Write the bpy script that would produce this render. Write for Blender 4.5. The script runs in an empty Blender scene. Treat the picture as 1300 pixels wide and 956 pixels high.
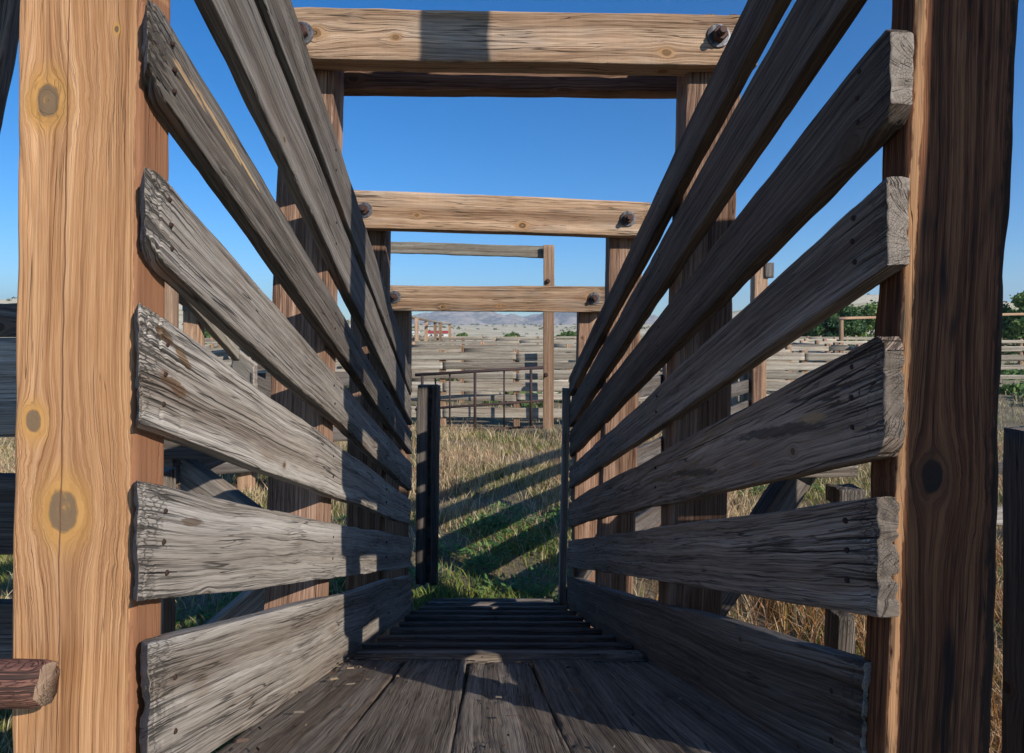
import bpy, math, random
import numpy as np
from mathutils import Vector, Matrix
random.seed(7); rng = np.random.default_rng(11)
S = bpy.context.scene; COL = S.collection
F = 800.0; CX = 650.0; CY = 420.0; EYE = 2.1      # picture scale used to read positions off the photograph
SUN_T = 0.52; SUN_AZ = math.atan(0.96)

def P(x, y, Z): return Vector(((x-CX)/F*Z, Z, EYE-(y-CY)/F*Z))

# ------------------------------------------------------------------ noise
def _h(i, j, k, s):
    n = (i*374761393 + j*668265263 + k*2147483647 + s*144665) & 0xffffffff
    n = ((n ^ (n >> 13))*1274126177) & 0xffffffff
    return ((n ^ (n >> 16)) & 0xffff)/65535.0
def vnoise(x, y, z, s=0):
    x, y, z = np.broadcast_arrays(np.asarray(x, float), np.asarray(y, float), np.asarray(z, float))
    i = np.floor(x).astype(np.int64); j = np.floor(y).astype(np.int64); k = np.floor(z).astype(np.int64)
    fx = x-i; fy = y-j; fz = z-k
    fx = fx*fx*(3-2*fx); fy = fy*fy*(3-2*fy); fz = fz*fz*(3-2*fz)
    r = 0
    for a in (0, 1):
        for b in (0, 1):
            for c in (0, 1):
                w = (fx if a else 1-fx)*(fy if b else 1-fy)*(fz if c else 1-fz)
                r = r + w*_h(i+a, j+b, k+c, s)
    return r*2-1
def fbm(x, y, z, s=0, o=3):
    t = 0; a = 1
    for q in range(o):
        t = t + a*vnoise(x*2**q, y*2**q, z*2**q, s+q*17); a *= .5
    return t

# ------------------------------------------------------------------ bookkeeping
def tag(o, label=None, cat=None, group=None, kind=None):
    if label: o['label'] = label
    if cat: o['category'] = cat
    if group: o['group'] = group
    if kind: o['kind'] = kind
    return o
def thing(name, label, cat, loc=(0, 0, 0), group=None):
    o = bpy.data.objects.new(name, None); COL.objects.link(o); o.location = loc; o.empty_display_size = .2
    tag(o, label, cat, group); return o
def mesh_obj(name, co, faces, mats, parent=None, M=None, smooth=True, mi=None):
    """co: Nx3 array in the frame of M (or world), faces: list/array of quads or ragged list"""
    me = bpy.data.meshes.new(name)
    co = np.asarray(co, dtype=np.float32)
    if isinstance(faces, np.ndarray):
        n = faces.shape[0]; w = faces.shape[1]
        me.vertices.add(len(co)); me.vertices.foreach_set('co', co.ravel())
        me.loops.add(n*w); me.loops.foreach_set('vertex_index', faces.astype(np.int32).ravel())
        me.polygons.add(n); me.polygons.foreach_set('loop_start', np.arange(0, n*w, w, dtype=np.int32))
        me.polygons.foreach_set('loop_total', np.full(n, w, dtype=np.int32))
        if mi is not None: me.polygons.foreach_set('material_index', mi.astype(np.int32))
        me.polygons.foreach_set('use_smooth', np.full(n, smooth, dtype=bool))
        me.update(calc_edges=True); me.validate()
    else:
        me.from_pydata([tuple(c) for c in co], [], faces)
        if mi is not None:
            for p, q in zip(me.polygons, mi): p.material_index = int(q)
        for p in me.polygons: p.use_smooth = smooth
    for m in (mats if isinstance(mats, (list, tuple)) else [mats]): me.materials.append(m)
    o = bpy.data.objects.new(name, me); COL.objects.link(o)
    if M is not None: o.matrix_world = M
    if parent is not None:
        o.parent = parent
        pm = Matrix.Translation(parent.location) if parent.type == 'EMPTY' else parent.matrix_world.copy()
        if parent.type == 'EMPTY': pm = parent_world(parent)
        o.matrix_parent_inverse = pm.inverted()
        o['_w'] = 1; WORLD[o.name] = M.copy() if M is not None else Matrix.Identity(4)
    else:
        WORLD[o.name] = M.copy() if M is not None else Matrix.Identity(4)
    return o
WORLD = {}
def parent_world(o):
    return WORLD.get(o.name, Matrix.Translation(o.location))

# ------------------------------------------------------------------ timber: one beam/plank with worn edges, checks and ragged ends
def timber(name, p0, p1, v0, v1, t, mats, parent=None, up=Vector((0, 0, 1)), nx=60, ny=8, nz=14, rough=1.0, crack=1.0,
           endrag=.006, wob=.006, skew0=0.0, skew1=0.0, rad=.006, dense=1.0, seed=None, bow=0.0, endcrack=1.0, inset=None, round0=0.0, dep=1.0):
    """p0,p1 centre points of the ends; v0,v1 width along 'up' at the ends; t thickness across. dense>1 packs rings near p0"""
    global _sd
    if seed is None: _sd += 1; seed = _sd
    p0 = Vector(p0); p1 = Vector(p1); d = p1-p0; L = d.length; ex = d/L
    ey = up.cross(ex).normalized(); ez = ex.cross(ey).normalized()
    M = Matrix(((ex.x, ey.x, ez.x, p0.x), (ex.y, ey.y, ez.y, p0.y), (ex.z, ey.z, ez.z, p0.z), (0, 0, 0, 1)))
    # 'up' in local coordinates -> shear of the ring
    ul = Vector((up.dot(ex), up.dot(ey), up.dot(ez)))
    s = np.linspace(0, 1, nx+1)**dense
    # perimeter parameters: rectangle in (a along thickness, b along width), each -1..1, extra points at the corners
    def side(n):
        q = np.linspace(-1, 1, n+1)
        return np.sign(q)*(1-(1-np.abs(q))**1.25)
    A = side(ny); B = side(nz)
    ring = [(1, b) for b in B[:-1]] + [(-a, 1) for a in A[:-1]] + [(-1, -b) for b in B[:-1]] + [(a, -1) for a in A[:-1]]
    ring = np.array(ring); m = len(ring)
    a = np.tile(ring[:, 0], (nx+1, 1)); b = np.tile(ring[:, 1], (nx+1, 1)); ss = np.tile(s[:, None], (1, m))
    X = ss*L
    W = v0+(v1-v0)*ss; T = np.full_like(W, t)
    sx = rng.uniform(0, 100)
    # edge wander
    W = W + wob*fbm(X*2.3+sx, np.sign(b)*3.1, 0, seed, 3)
    cz = bow*np.sin(ss*math.pi)*1.0 + wob*.5*fbm(X*.9+sx, 7.7, 0, seed+3, 2)
    cy = wob*.4*fbm(X*1.1+sx, 17.7, 0, seed+5, 2)
    yy = a*T/2; zz = b*W/2
    # rounded corners
    r = rad*(1+.7*fbm(X*9+sx, a*2, b*2, seed+9, 2)); r = np.clip(r, .001, None)
    hy = T/2; hz = W/2
    qy = np.clip(hy-np.abs(yy), 0, None); qz = np.clip(hz-np.abs(zz), 0, None)
    inn = (qy < r) & (qz < r)
    dy = r-qy; dz = r-qz; dl = np.sqrt(dy*dy+dz*dz)+1e-9
    f = np.where(inn & (dl > r), r/dl, 1.0)
    yy = np.where(inn, np.sign(yy)*(hy-r+dy*f), yy); zz = np.where(inn, np.sign(zz)*(hz-r+dz*f), zz)
    de = np.minimum(X, L-X)
    if round0 > 0:
        k = np.clip(1-X/round0, 0, 1)**2.2
        zz = zz*(1-.28*k)
    # weather: long fibres plus open checks, deeper towards the ends
    endf = np.exp(-de/.10)*endcrack
    wz = zz*1.0+.018*fbm(X*2.2+sx, 1.3, zz*5, seed+21, 2)
    fib = fbm(X*3.5+sx, yy*38, wz*75, seed+30, 3)
    n1 = fbm(X*1.15+sx, yy*16+5, wz*24, seed+40, 2)
    n2 = fbm(X*2.4+sx, yy*22+9, wz*46, seed+50, 2)
    ck = np.clip(1-np.abs(n1)/(.07+.10*endf), 0, 1)*(.45+.7*endf) + .6*np.clip(1-np.abs(n2)/(.10+.14*endf), 0, 1)*(.25+.5*endf)
    ck = ck*np.clip(.55+1.2*fbm(X*1.7+sx, yy*4, wz*8, seed+60, 2), 0, 1.4)
    cross = np.clip(1-np.abs(fbm(X*42+sx, yy*20, zz*16, seed+70, 2))/.16, 0, 1)*np.clip(endf*1.5-.45, 0, 1)
    disp = dep*(rough*.0006*fib - crack*.0055*ck - crack*.0018*cross + rough*.0009*fbm(X*5+sx, yy*8, zz*12, seed+80, 2))
    onz = np.abs(b) >= .999; ony = np.abs(a) >= .999
    ny_ = np.where(ony, np.sign(a), 0.); nz_ = np.where(onz, np.sign(b), 0.)
    nl = np.sqrt(ny_**2+nz_**2)+1e-9
    lim = min(t, min(v0, v1))*.22
    disp = np.clip(disp, -lim, lim)
    yy = yy+disp*ny_/nl; zz = zz+disp*nz_/nl
    # ragged end faces; skew = how far the +y side starts later than the -y side
    rag = .45*endrag*(fbm(yy*40, zz*34, sx, seed+90, 3)+1.0*np.clip(fbm(yy*8, zz*60, sx, seed+91, 2), 0, 1)*2)
    w0 = np.clip(1-X/(L*.02+.04), 0, 1); w1 = np.clip(1-(L-X)/(L*.02+.04), 0, 1)
    X = X + w0*(rag*.6+ck*.0035*endcrack + skew0*yy/t) - w1*(rag + skew1*yy/t)
    co = np.stack([X + zz*0, yy+cy, zz+cz], -1)
    # shear ring so that its width direction is 'up'
    zc = co[..., 2].copy()
    co[..., 0] = co[..., 0] + zc*ul.x/max(ul.z, .2)
    co = co.reshape(-1, 3)
    idx = np.arange((nx+1)*m).reshape(nx+1, m)
    q = np.stack([idx[:-1], np.roll(idx[:-1], -1, 1), np.roll(idx[1:], -1, 1), idx[1:]], -1).reshape(-1, 4)
    # end caps: grid ny x nz
    caps = []; extra = []; base = len(co); cm = []
    for e, row in ((0, 0), (1, nx)):
        R = co[idx[row]]
        ring_i = idx[row]
        g = np.empty((ny+1, nz+1), dtype=np.int64)
        # ring order: (1,b asc) , (a desc,1), (-1,b desc), (a asc,-1)
        for k in range(nz): g[ny, k] = ring_i[k]
        for k in range(ny): g[ny-k, nz] = ring_i[nz+k]
        for k in range(nz): g[0, nz-k] = ring_i[nz+ny+k]
        for k in range(ny): g[k, 0] = ring_i[2*nz+ny+k]
        for i in range(1, ny):
            for j in range(1, nz):
                l = R_get(co, g[0, j]); rr = R_get(co, g[ny, j]); c = l+(rr-l)*(i/ny)
                dd = .25*endrag*float(fbm(c[1]*55, c[2]*50, sx+e*9, seed+95, 2))
                dent = crack*.004*endcrack*max(0., 1-abs(float(fbm(c[1]*22, c[2]*26, sx+e*5, seed+97, 2)))/.16)
                c = c.copy(); c[0] += (dd+dent)*(1 if e == 0 else -1)
                g[i, j] = base+len(extra); extra.append(c)
        qq = np.stack([g[:-1, :-1], g[1:, :-1], g[1:, 1:], g[:-1, 1:]], -1).reshape(-1, 4)
        if e == 0: qq = qq[:, ::-1]
        caps.append(qq)
    if extra: co = np.vstack([co, np.array(extra)])
    faces = np.vstack([q]+caps)
    mi = np.concatenate([np.zeros(len(q)), np.ones(sum(len(c) for c in caps))])
    ms = mats if isinstance(mats, (list, tuple)) else [mats, mats]
    o = mesh_obj(name, co, faces, ms, parent, M, True, mi)
    at = o.data.attributes.new('endd', 'FLOAT', 'POINT'); ed = np.minimum(co[:, 0], L-co[:, 0]); at.data.foreach_set('value', ed.astype(np.float32))
    return o
def R_get(co, i): return co[i]
_sd = 100

def lathe(name, prof, p0, axis, mat, parent=None, seg=20, hexa=None):
    """prof list of (r, h) along axis from p0; hexa: indices of profile rows drawn as hexagon"""
    ax = Vector(axis).normalized(); u = ax.orthogonal().normalized(); v = ax.cross(u)
    M = Matrix(((u.x, v.x, ax.x, p0[0]), (u.y, v.y, ax.y, p0[1]), (u.z, v.z, ax.z, p0[2]), (0, 0, 0, 1)))
    co = []; fs = []
    for k, (r, h) in enumerate(prof):
        for i in range(seg):
            th = 2*math.pi*i/seg; rr = r
            if hexa and k in hexa:
                rr = r/math.cos((th % (math.pi/3))-math.pi/6)*.9
            co.append((rr*math.cos(th), rr*math.sin(th), h))
    for k in range(len(prof)-1):
        for i in range(seg):
            a = k*seg+i; b = k*seg+(i+1) % seg; fs.append((a, b, b+seg, a+seg))
    fs.append(tuple(range(seg))[::-1]); n = len(prof)-1; fs.append(tuple(n*seg+i for i in range(seg)))
    return mesh_obj(name, co, fs, mat, parent, M, False)

def tube(pts, r, seg=10):
    co = []; fs = []
    for k, p in enumerate(pts):
        p = Vector(p); a = Vector(pts[max(k-1, 0)]); b = Vector(pts[min(k+1, len(pts)-1)])
        ax = (b-a).normalized(); u = ax.orthogonal().normalized(); v = ax.cross(u)
        rr = r[k] if isinstance(r, (list, tuple)) else r
        for i in range(seg):
            th = 2*math.pi*i/seg; co.append(tuple(p+u*rr*math.cos(th)+v*rr*math.sin(th)))
    for k in range(len(pts)-1):
        for i in range(seg):
            a = k*seg+i; b = k*seg+(i+1) % seg; fs.append((a, b, b+seg, a+seg))
    fs.append(tuple(range(seg))[::-1]); n = len(pts)-1; fs.append(tuple(n*seg+i for i in range(seg)))
    return co, fs

# ------------------------------------------------------------------ materials
class NT:
    def __init__(s, name):
        s.m = bpy.data.materials.new(name); s.m.use_nodes = True; s.t = s.m.node_tree; s.n = s.t.nodes; s.l = s.t.links
        s.b = s.n['Principled BSDF']
    def N(s, typ, **kw):
        n = s.n.new(typ)
        for k, v in kw.items(): setattr(n, k, v)
        return n
    def L(s, a, b): s.l.new(a, b)
    def S(s, sock, v):
        if hasattr(v, 'is_output') or isinstance(v, bpy.types.NodeSocket): s.l.new(v, sock)
        else: sock.default_value = v
    def M(s, op, a, b=0.0, c=None, clamp=False):
        n = s.N('ShaderNodeMath', operation=op); n.use_clamp = clamp
        s.S(n.inputs[0], a); s.S(n.inputs[1], b)
        if c is not None: s.S(n.inputs[2], c)
        return n.outputs[0]
    def C(s, x, y, z):
        n = s.N('ShaderNodeCombineXYZ'); s.S(n.inputs[0], x); s.S(n.inputs[1], y); s.S(n.inputs[2], z); return n.outputs[0]
    def noise(s, vec, scale=1.0, detail=3, rough=.55, dist=0.0):
        n = s.N('ShaderNodeTexNoise'); s.L(vec, n.inputs['Vector']); n.inputs['Scale'].default_value = scale
        n.inputs['Detail'].default_value = detail; n.inputs['Roughness'].default_value = rough; n.inputs['Distortion'].default_value = dist
        return n.outputs['Fac']
    def ramp(s, fac, stops):
        n = s.N('ShaderNodeValToRGB'); s.L(fac, n.inputs[0]); e = n.color_ramp.elements
        e[0].position = stops[0][0]; e[0].color = (*stops[0][1], 1) if len(stops[0][1]) == 3 else stops[0][1]
        e[1].position = stops[-1][0]; e[1].color = (*stops[-1][1], 1)
        for p, c in stops[1:-1]:
            q = e.new(p); q.color = (*c, 1)
        return n.outputs[0]
    def sm(s, x, a, b):
        n = s.N('ShaderNodeMapRange'); n.interpolation_type = 'SMOOTHSTEP'; s.S(n.inputs[0], x)
        n.inputs[1].default_value = a; n.inputs[2].default_value = b; n.inputs[3].default_value = 0; n.inputs[4].default_value = 1
        return n.outputs[0]
    def mix(s, f, a, b, mode='MIX'):
        n = s.N('ShaderNodeMix', data_type='RGBA', blend_type=mode); s.S(n.inputs[0], f)
        for k, v in ((6, a), (7, b)):
            if isinstance(v, tuple): n.inputs[k].default_value = (*v, 1) if len(v) == 3 else v
            else: s.L(v, n.inputs[k])
        return n.outputs[2]
    def fin(s, col, height=None, dist=.002, strength=1.0, rough=.85):
        if isinstance(col, tuple): s.b.inputs['Base Color'].default_value = (*col, 1)
        else: s.L(col, s.b.inputs['Base Color'])
        s.S(s.b.inputs['Roughness'], rough)
        s.b.inputs['Specular IOR Level'].default_value = .25
        if height is not None:
            n = s.N('ShaderNodeBump'); n.inputs['Strength'].default_value = strength; n.inputs['Distance'].default_value = dist
            s.L(height, n.inputs['Height']); s.L(n.outputs[0], s.b.inputs['Normal'])
        return s.m

def wood(name, light, mid, dark, knotc=(.30, .15, .05), knotcore=(.10, .06, .035), stain=(.10, .055, .03), stain_amt=.3, knots=None, fine=1.0,
         knot_scale=(1.1, 3.4), contrast=1.0, sawn=0.0, crackc=(.025, .02, .016), crack=1.0, ring=0.0, grey=0.0, greyc=(.25, .24, .23), bump=1.0, simple=False, patches=()):
    t = NT(name)
    tc = t.N('ShaderNodeTexCoord'); oi = t.N('ShaderNodeObjectInfo')
    sp = t.N('ShaderNodeSeparateXYZ'); t.L(tc.outputs['Object'], sp.inputs[0])
    off = t.M('MULTIPLY', oi.outputs['Random'], 37.0)
    x0, y0, z0 = sp.outputs
    x = t.M('ADD', x0, off) if knots is None else x0
    z = t.M('ADD', z0, t.M('MULTIPLY', y0, .8))
    # slow wander of the grain
    wa = t.noise(t.C(t.M('MULTIPLY', x, 1.3), y0, t.M('MULTIPLY', z0, 3)), 1, 2)
    wb = t.noise(t.C(t.M('MULTIPLY', x, 7), t.M('ADD', y0, 5), t.M('MULTIPLY', z0, 14)), 1, 2)
    z = t.M('ADD', z, t.M('MULTIPLY', t.M('SUBTRACT', wa, .5), .04))
    z = t.M('ADD', z, t.M('MULTIPLY', t.M('SUBTRACT', wb, .5), .0035))
    kn = None; halo = None; psi = z
    if not simple: kno = t.noise(t.C(t.M('MULTIPLY', x, 30), y0, t.M('MULTIPLY', z0, 45)), 1, 3, .6)
    def addknot(dx, dz, rad, en=1.0):
        # flow of the fibres round a knot: psi = z*(1-1/d^2)
        nonlocal kn, halo, psi
        d2 = t.M('DIVIDE', t.M('ADD', t.M('MULTIPLY', t.M('MULTIPLY', dx, dx), .45), t.M('MULTIPLY', dz, dz)), t.M('MULTIPLY', rad, rad))
        d = t.M('SQRT', d2); d = t.M('MULTIPLY', d, t.M('ADD', .55, t.M('ADD', t.M('MULTIPLY', wb, .3), t.M('MULTIPLY', kno, .6)))); d2 = t.M('MULTIPLY', d, d)
        inv = t.M('DIVIDE', 1.0, t.M('MAXIMUM', d2, 1.0))
        fal = t.M('SUBTRACT', 1.0, t.sm(d, 2.0, 6.0))
        sh = t.M('MULTIPLY', t.M('MULTIPLY', dz, inv), t.M('MULTIPLY', fal, en))
        psi = t.M('SUBTRACT', psi, sh)
        k = t.M('MULTIPLY', t.M('SUBTRACT', 1.0, t.sm(d, .62, .78)), en); h = t.M('MULTIPLY', t.M('SUBTRACT', 1.0, t.sm(d, .75, 2.1)), en)
        rings = t.M('MULTIPLY', d, k)
        kn = k if kn is None else t.M('MAXIMUM', kn, k); halo = h if halo is None else t.M('MAXIMUM', halo, h)
        psi = t.M('ADD', psi, t.M('MULTIPLY', rings, .010))
    if simple:
        kn = halo = t.M('MULTIPLY', wa, 0.0)
    elif knots is None:
        v = t.N('ShaderNodeTexVoronoi', voronoi_dimensions='2D'); v.inputs['Scale'].default_value = 1
        sx, sz = knot_scale
        t.L(t.C(t.M('MULTIPLY', x, sx), t.M('MULTIPLY', z, sz), 0), v.inputs['Vector'])
        s2 = t.N('ShaderNodeSeparateXYZ'); t.L(v.outputs['Position'], s2.inputs[0])
        s3 = t.N('ShaderNodeSeparateXYZ'); t.L(v.outputs['Color'], s3.inputs[0])
        dx = t.M('SUBTRACT', x, t.M('DIVIDE', s2.outputs[0], sx)); dz = t.M('SUBTRACT', z, t.M('DIVIDE', s2.outputs[1], sz))
        rad = t.M('ADD', .005, t.M('MULTIPLY', t.M('POWER', s3.outputs[0], 2.0), .016))
        en = t.M('GREATER_THAN', s3.outputs[1], .35)
        addknot(dx, dz, rad, en)
    else:
        for (kx, kz, kr) in knots:
            addknot(t.M('SUBTRACT', x, kx), t.M('SUBTRACT', z0, kz), kr)
    g1 = t.noise(t.C(t.M('MULTIPLY', x, .9), t.M('MULTIPLY', y0, 9), t.M('MULTIPLY', psi, 38*fine)), 1, 4, .6)
    g2 = t.noise(t.C(t.M('MULTIPLY', x, 4.5), t.M('MULTIPLY', y0, 50), t.M('MULTIPLY', psi, 330*fine)), 1, 3, .7)
    g3 = t.noise(t.C(t.M('MULTIPLY', x, 14), t.M('MULTIPLY', y0, 160), t.M('MULTIPLY', psi, 900*fine)), 1, 2, .6)
    wav = t.N('ShaderNodeTexWave', wave_type='BANDS', bands_direction='Z', wave_profile='SAW')
    t.L(t.C(t.M('MULTIPLY', x, .05), 0, t.M('ADD', psi, t.M('MULTIPLY', g1, .02))), wav.inputs[0]); wav.inputs['Scale'].default_value = 22*fine
    wav.inputs['Distortion'].default_value = 1.5; wav.inputs['Detail'].default_value = 1; wav.inputs['Detail Scale'].default_value = .6
    f = t.M('ADD', t.M('MULTIPLY', g1, .34), t.M('ADD', t.M('MULTIPLY', g2, .33), t.M('MULTIPLY', g3, .33)))
    f = t.M('ADD', f, t.M('MULTIPLY', t.M('SUBTRACT', wav.outputs['Fac'], .5), .09+ring))
    f = t.M('ADD', t.M('MULTIPLY', t.M('SUBTRACT', f, .5), 2.7*contrast), .5)
    col = t.ramp(f, [(.12, dark), (.45, mid), (.85, light)])
    # cloudy patches of grey weathering
    big = t.noise(t.C(t.M('MULTIPLY', x, 2.4), y0, t.M('MULTIPLY', z, 9)), 1, 4, .6)
    if grey > 0: col = t.mix(t.M('MULTIPLY', t.sm(big, .45, .68), grey), col, t.mix(.5, greyc, t.mix(1.0, col, (.85, .85, .85), 'MULTIPLY')))
    st = t.noise(t.C(t.M('ADD', t.M('MULTIPLY', x, 3.2), 40), y0, t.M('MULTIPLY', psi, 20)), 1, 3, .6)
    col = t.mix(t.M('MULTIPLY', t.sm(st, .56, .72), stain_amt), col, stain)
    bs = t.noise(t.C(t.M('MULTIPLY', x, .35), t.M('MULTIPLY', y0, 5), t.M('MULTIPLY', psi, 15)), 1, 2, .5)
    col = t.mix(1.0, col, t.ramp(bs, [(.3, (.62, .55, .50)), (.5, (.98, .96, .94)), (.68, (1.25, 1.27, 1.3))]), 'MULTIPLY')
    rv = t.M('ADD', .84 if not simple else .62, t.M('MULTIPLY', oi.outputs['Random'], .3 if not simple else .62))
    if knots is None: col = t.mix(1.0, col, t.C(rv, rv, rv), 'MULTIPLY')
    col = t.mix(t.M('MULTIPLY', halo, .58), col, t.mix(1.0, t.mix(g2, (.75, .75, .75), (1.3, 1.3, 1.3)), knotc, 'MULTIPLY'))
    kr = t.M('MULTIPLY', kn, .85)
    if not simple: col = t.mix(kr, col, t.mix(t.sm(t.M('ADD', t.M('MULTIPLY', kno, .7), t.M('MULTIPLY', g2, .3)), .56, .74), knotcore, knotc))
    # fine checks along the fibre
    c1 = t.noise(t.C(t.M('MULTIPLY', x, 1.1), t.M('MULTIPLY', y0, 14), t.M('MULTIPLY', psi, 46*fine)), 1, 2, .5)
    ab = t.M('ABSOLUTE', t.M('SUBTRACT', c1, .5))
    if not simple:
        ea0 = t.N('ShaderNodeAttribute'); ea0.attribute_name = 'endd'
        ab = t.M('DIVIDE', ab, t.M('ADD', .8, t.M('MULTIPLY', t.M('POWER', 2.718, t.M('MULTIPLY', ea0.outputs['Fac'], -5.0)), 2.0)))
    ckm = t.M('SUBTRACT', 1.0, t.sm(ab, 0.0, .011))
    msk = t.sm(t.noise(t.C(t.M('MULTIPLY', x, 1.9), t.M('ADD', y0, 3), t.M('MULTIPLY', psi, 11)), 1, 2), .47, .58)
    if simple: ckm = t.M('MULTIPLY', t.M('MULTIPLY', ckm, msk), crack)
    else:
        ea = t.N('ShaderNodeAttribute'); ea.attribute_name = 'endd'; ed = ea.outputs['Fac']
        ef = t.M('POWER', 2.718, t.M('MULTIPLY', ed, -9.0))            # 1 at the ends, fading over 20 cm
        ckm = t.M('MULTIPLY', t.M('MULTIPLY', ckm, t.M('MAXIMUM', msk, t.M('MULTIPLY', ef, 1.3))), crack)
        c2 = t.noise(t.C(t.M('MULTIPLY', x, 2.2), t.M('MULTIPLY', y0, 20), t.M('MULTIPLY', psi, 130*fine)), 1, 2, .5)
        ck2 = t.M('SUBTRACT', 1.0, t.sm(t.M('ABSOLUTE', t.M('SUBTRACT', c2, .5)), 0.0, .020))
        m2 = t.M('MAXIMUM', t.M('MULTIPLY', t.sm(t.noise(t.C(t.M('MULTIPLY', x, 2.3), t.M('ADD', y0, 9), t.M('MULTIPLY', psi, 8)), 1, 2), .44, .58), .85), t.M('MULTIPLY', ef, 1.1))
        ckm = t.M('MAXIMUM', ckm, t.M('MULTIPLY', t.M('MULTIPLY', ck2, m2), min(1.0, crack*.75)))
        # crazed short cross checks in the last few centimetres
        vo = t.N('ShaderNodeTexVoronoi', feature='DISTANCE_TO_EDGE', voronoi_dimensions='2D'); vo.inputs['Scale'].default_value = 1
        t.L(t.C(t.M('MULTIPLY', t.M('ADD', x, t.M('MULTIPLY', t.M('SUBTRACT', g2, .5), .02)), 40), t.M('MULTIPLY', t.M('ADD', z, t.M('MULTIPLY', t.M('SUBTRACT', g3, .5), .006)), 190), 0), vo.inputs['Vector'])
        ef2 = t.M('SUBTRACT', 1.0, t.sm(t.M('ADD', ed, t.M('MULTIPLY', t.M('SUBTRACT', big, .5), .12)), .004, .05))
        vk = t.M('MULTIPLY', t.M('SUBTRACT', 1.0, t.sm(vo.outputs['Distance'], .0, .11)), t.M('MULTIPLY', ef2, crack*.5))
        ckm = t.M('MINIMUM', t.M('MAXIMUM', ckm, vk), 1.0)
    col = t.mix(t.M('MULTIPLY', ckm, .8), col, crackc)
    h = t.M('ADD', t.M('MULTIPLY', g2, .55), t.M('MULTIPLY', g3, .35)); h = t.M('ADD', h, t.M('MULTIPLY', g1, .9))
    h = t.M('SUBTRACT', h, t.M('MULTIPLY', ckm, 1.6))
    if patches: jag = t.noise(t.C(t.M('MULTIPLY', x0, 26), t.M('MULTIPLY', y0, 3), t.M('MULTIPLY', z0, 120)), 1, 3, .6); jw = t.M('MULTIPLY', t.M('SUBTRACT', t.noise(t.C(t.M('MULTIPLY', x0, 6), 0, 0), 1, 3, .6), .5), .012)
    for (px_, pz_, rx_, rz_, pc_, sl_) in patches:          # scars, stains, edge tones and a painted sunlit strip
        du = t.M('DIVIDE', t.M('SUBTRACT', x0, px_), rx_); dv = t.M('DIVIDE', t.M('SUBTRACT', t.M('SUBTRACT', t.M('ADD', z0, jw if rz_ < .003 else 0.0), pz_), t.M('MULTIPLY', t.M('SUBTRACT', x0, px_), sl_)), rz_)
        q = t.M('ADD', t.M('MULTIPLY', du, du), t.M('MULTIPLY', dv, dv))
        pm = t.M('SUBTRACT', 1.0, t.sm(t.M('ADD', q, t.M('MULTIPLY', t.M('SUBTRACT', jag, .5), 3.0 if rz_ > .003 else 1.2)), .45 if rz_ > .003 else .7, 1.15))
        col = t.mix(t.M('MULTIPLY', pm, .85), col, t.mix(g2, tuple(v*.7 for v in pc_), tuple(min(1, v*1.25) for v in pc_)))
    if sawn > 0:
        sw = t.noise(t.C(t.M('MULTIPLY', x, 330), t.M('MULTIPLY', y0, 3), t.M('MULTIPLY', z0, 3)), 1, 1)
        h = t.M('ADD', h, t.M('MULTIPLY', sw, sawn)); col = t.mix(t.M('MULTIPLY', t.sm(sw, .5, .75), sawn*.35), col, dark)
    return t.fin(col, h, .0022*bump, .9, .87)

def endgrain(name, light, dark):
    t = NT(name)
    tc = t.N('ShaderNodeTexCoord'); oi = t.N('ShaderNodeObjectInfo'); sp = t.N('ShaderNodeSeparateXYZ'); t.L(tc.outputs['Object'], sp.inputs[0])
    o = t.M('MULTIPLY', oi.outputs['Random'], 19.0)
    vec = t.C(t.M('MULTIPLY', sp.outputs[1], 1.0), t.M('ADD', sp.outputs[2], o), 0)
    v = t.N('ShaderNodeTexVoronoi', feature='DISTANCE_TO_EDGE', voronoi_dimensions='2D'); v.inputs['Scale'].default_value = 230
    n = t.N('ShaderNodeTexNoise'); t.L(vec, n.inputs['Vector']); n.inputs['Scale'].default_value = 60
    vv = t.N('ShaderNodeVectorMath', operation='ADD'); t.L(vec, vv.inputs[0])
    sc = t.N('ShaderNodeVectorMath', operation='SCALE'); t.L(n.outputs['Color'], sc.inputs[0]); sc.inputs['Scale'].default_value = .014
    t.L(sc.outputs[0], vv.inputs[1]); t.L(vv.outputs[0], v.inputs['Vector'])
    big = t.noise(vec, 14, 3); c = t.M('MAXIMUM', t.sm(v.outputs['Distance'], .0, .07), t.sm(big, .46, .6))
    yy = t.M('ADD', sp.outputs[1], .05); zz = t.M('ADD', sp.outputs[2], t.M('MULTIPLY', t.M('SUBTRACT', oi.outputs['Random'], .5), .12))
    rr = t.M('SQRT', t.M('ADD', t.M('MULTIPLY', yy, yy), t.M('MULTIPLY', zz, zz)))
    ringn = t.noise(t.C(t.M('ADD', rr, t.M('MULTIPLY', t.M('SUBTRACT', t.noise(vec, 18, 2), .5), .006)), o, 0), 420, 2)
    th_ = t.M('ARCTAN2', zz, yy); rad_ = t.noise(t.C(t.M('MULTIPLY', th_, 9), t.M('MULTIPLY', rr, 6), o), 1, 2)
    rc = t.M('SUBTRACT', 1.0, t.sm(t.M('ABSOLUTE', t.M('SUBTRACT', rad_, .5)), .0, .018))
    col = t.mix(ringn, dark, light); col = t.mix(t.M('MULTIPLY', t.M('SUBTRACT', 1.0, c), .8), col, (.04, .032, .026)); col = t.mix(t.M('MULTIPLY', rc, .8), col, (.03, .024, .02))
    return t.fin(col, t.M('SUBTRACT', t.M('ADD', c, t.M('MULTIPLY', ringn, .2)), rc), .002, .8, .9)

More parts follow.
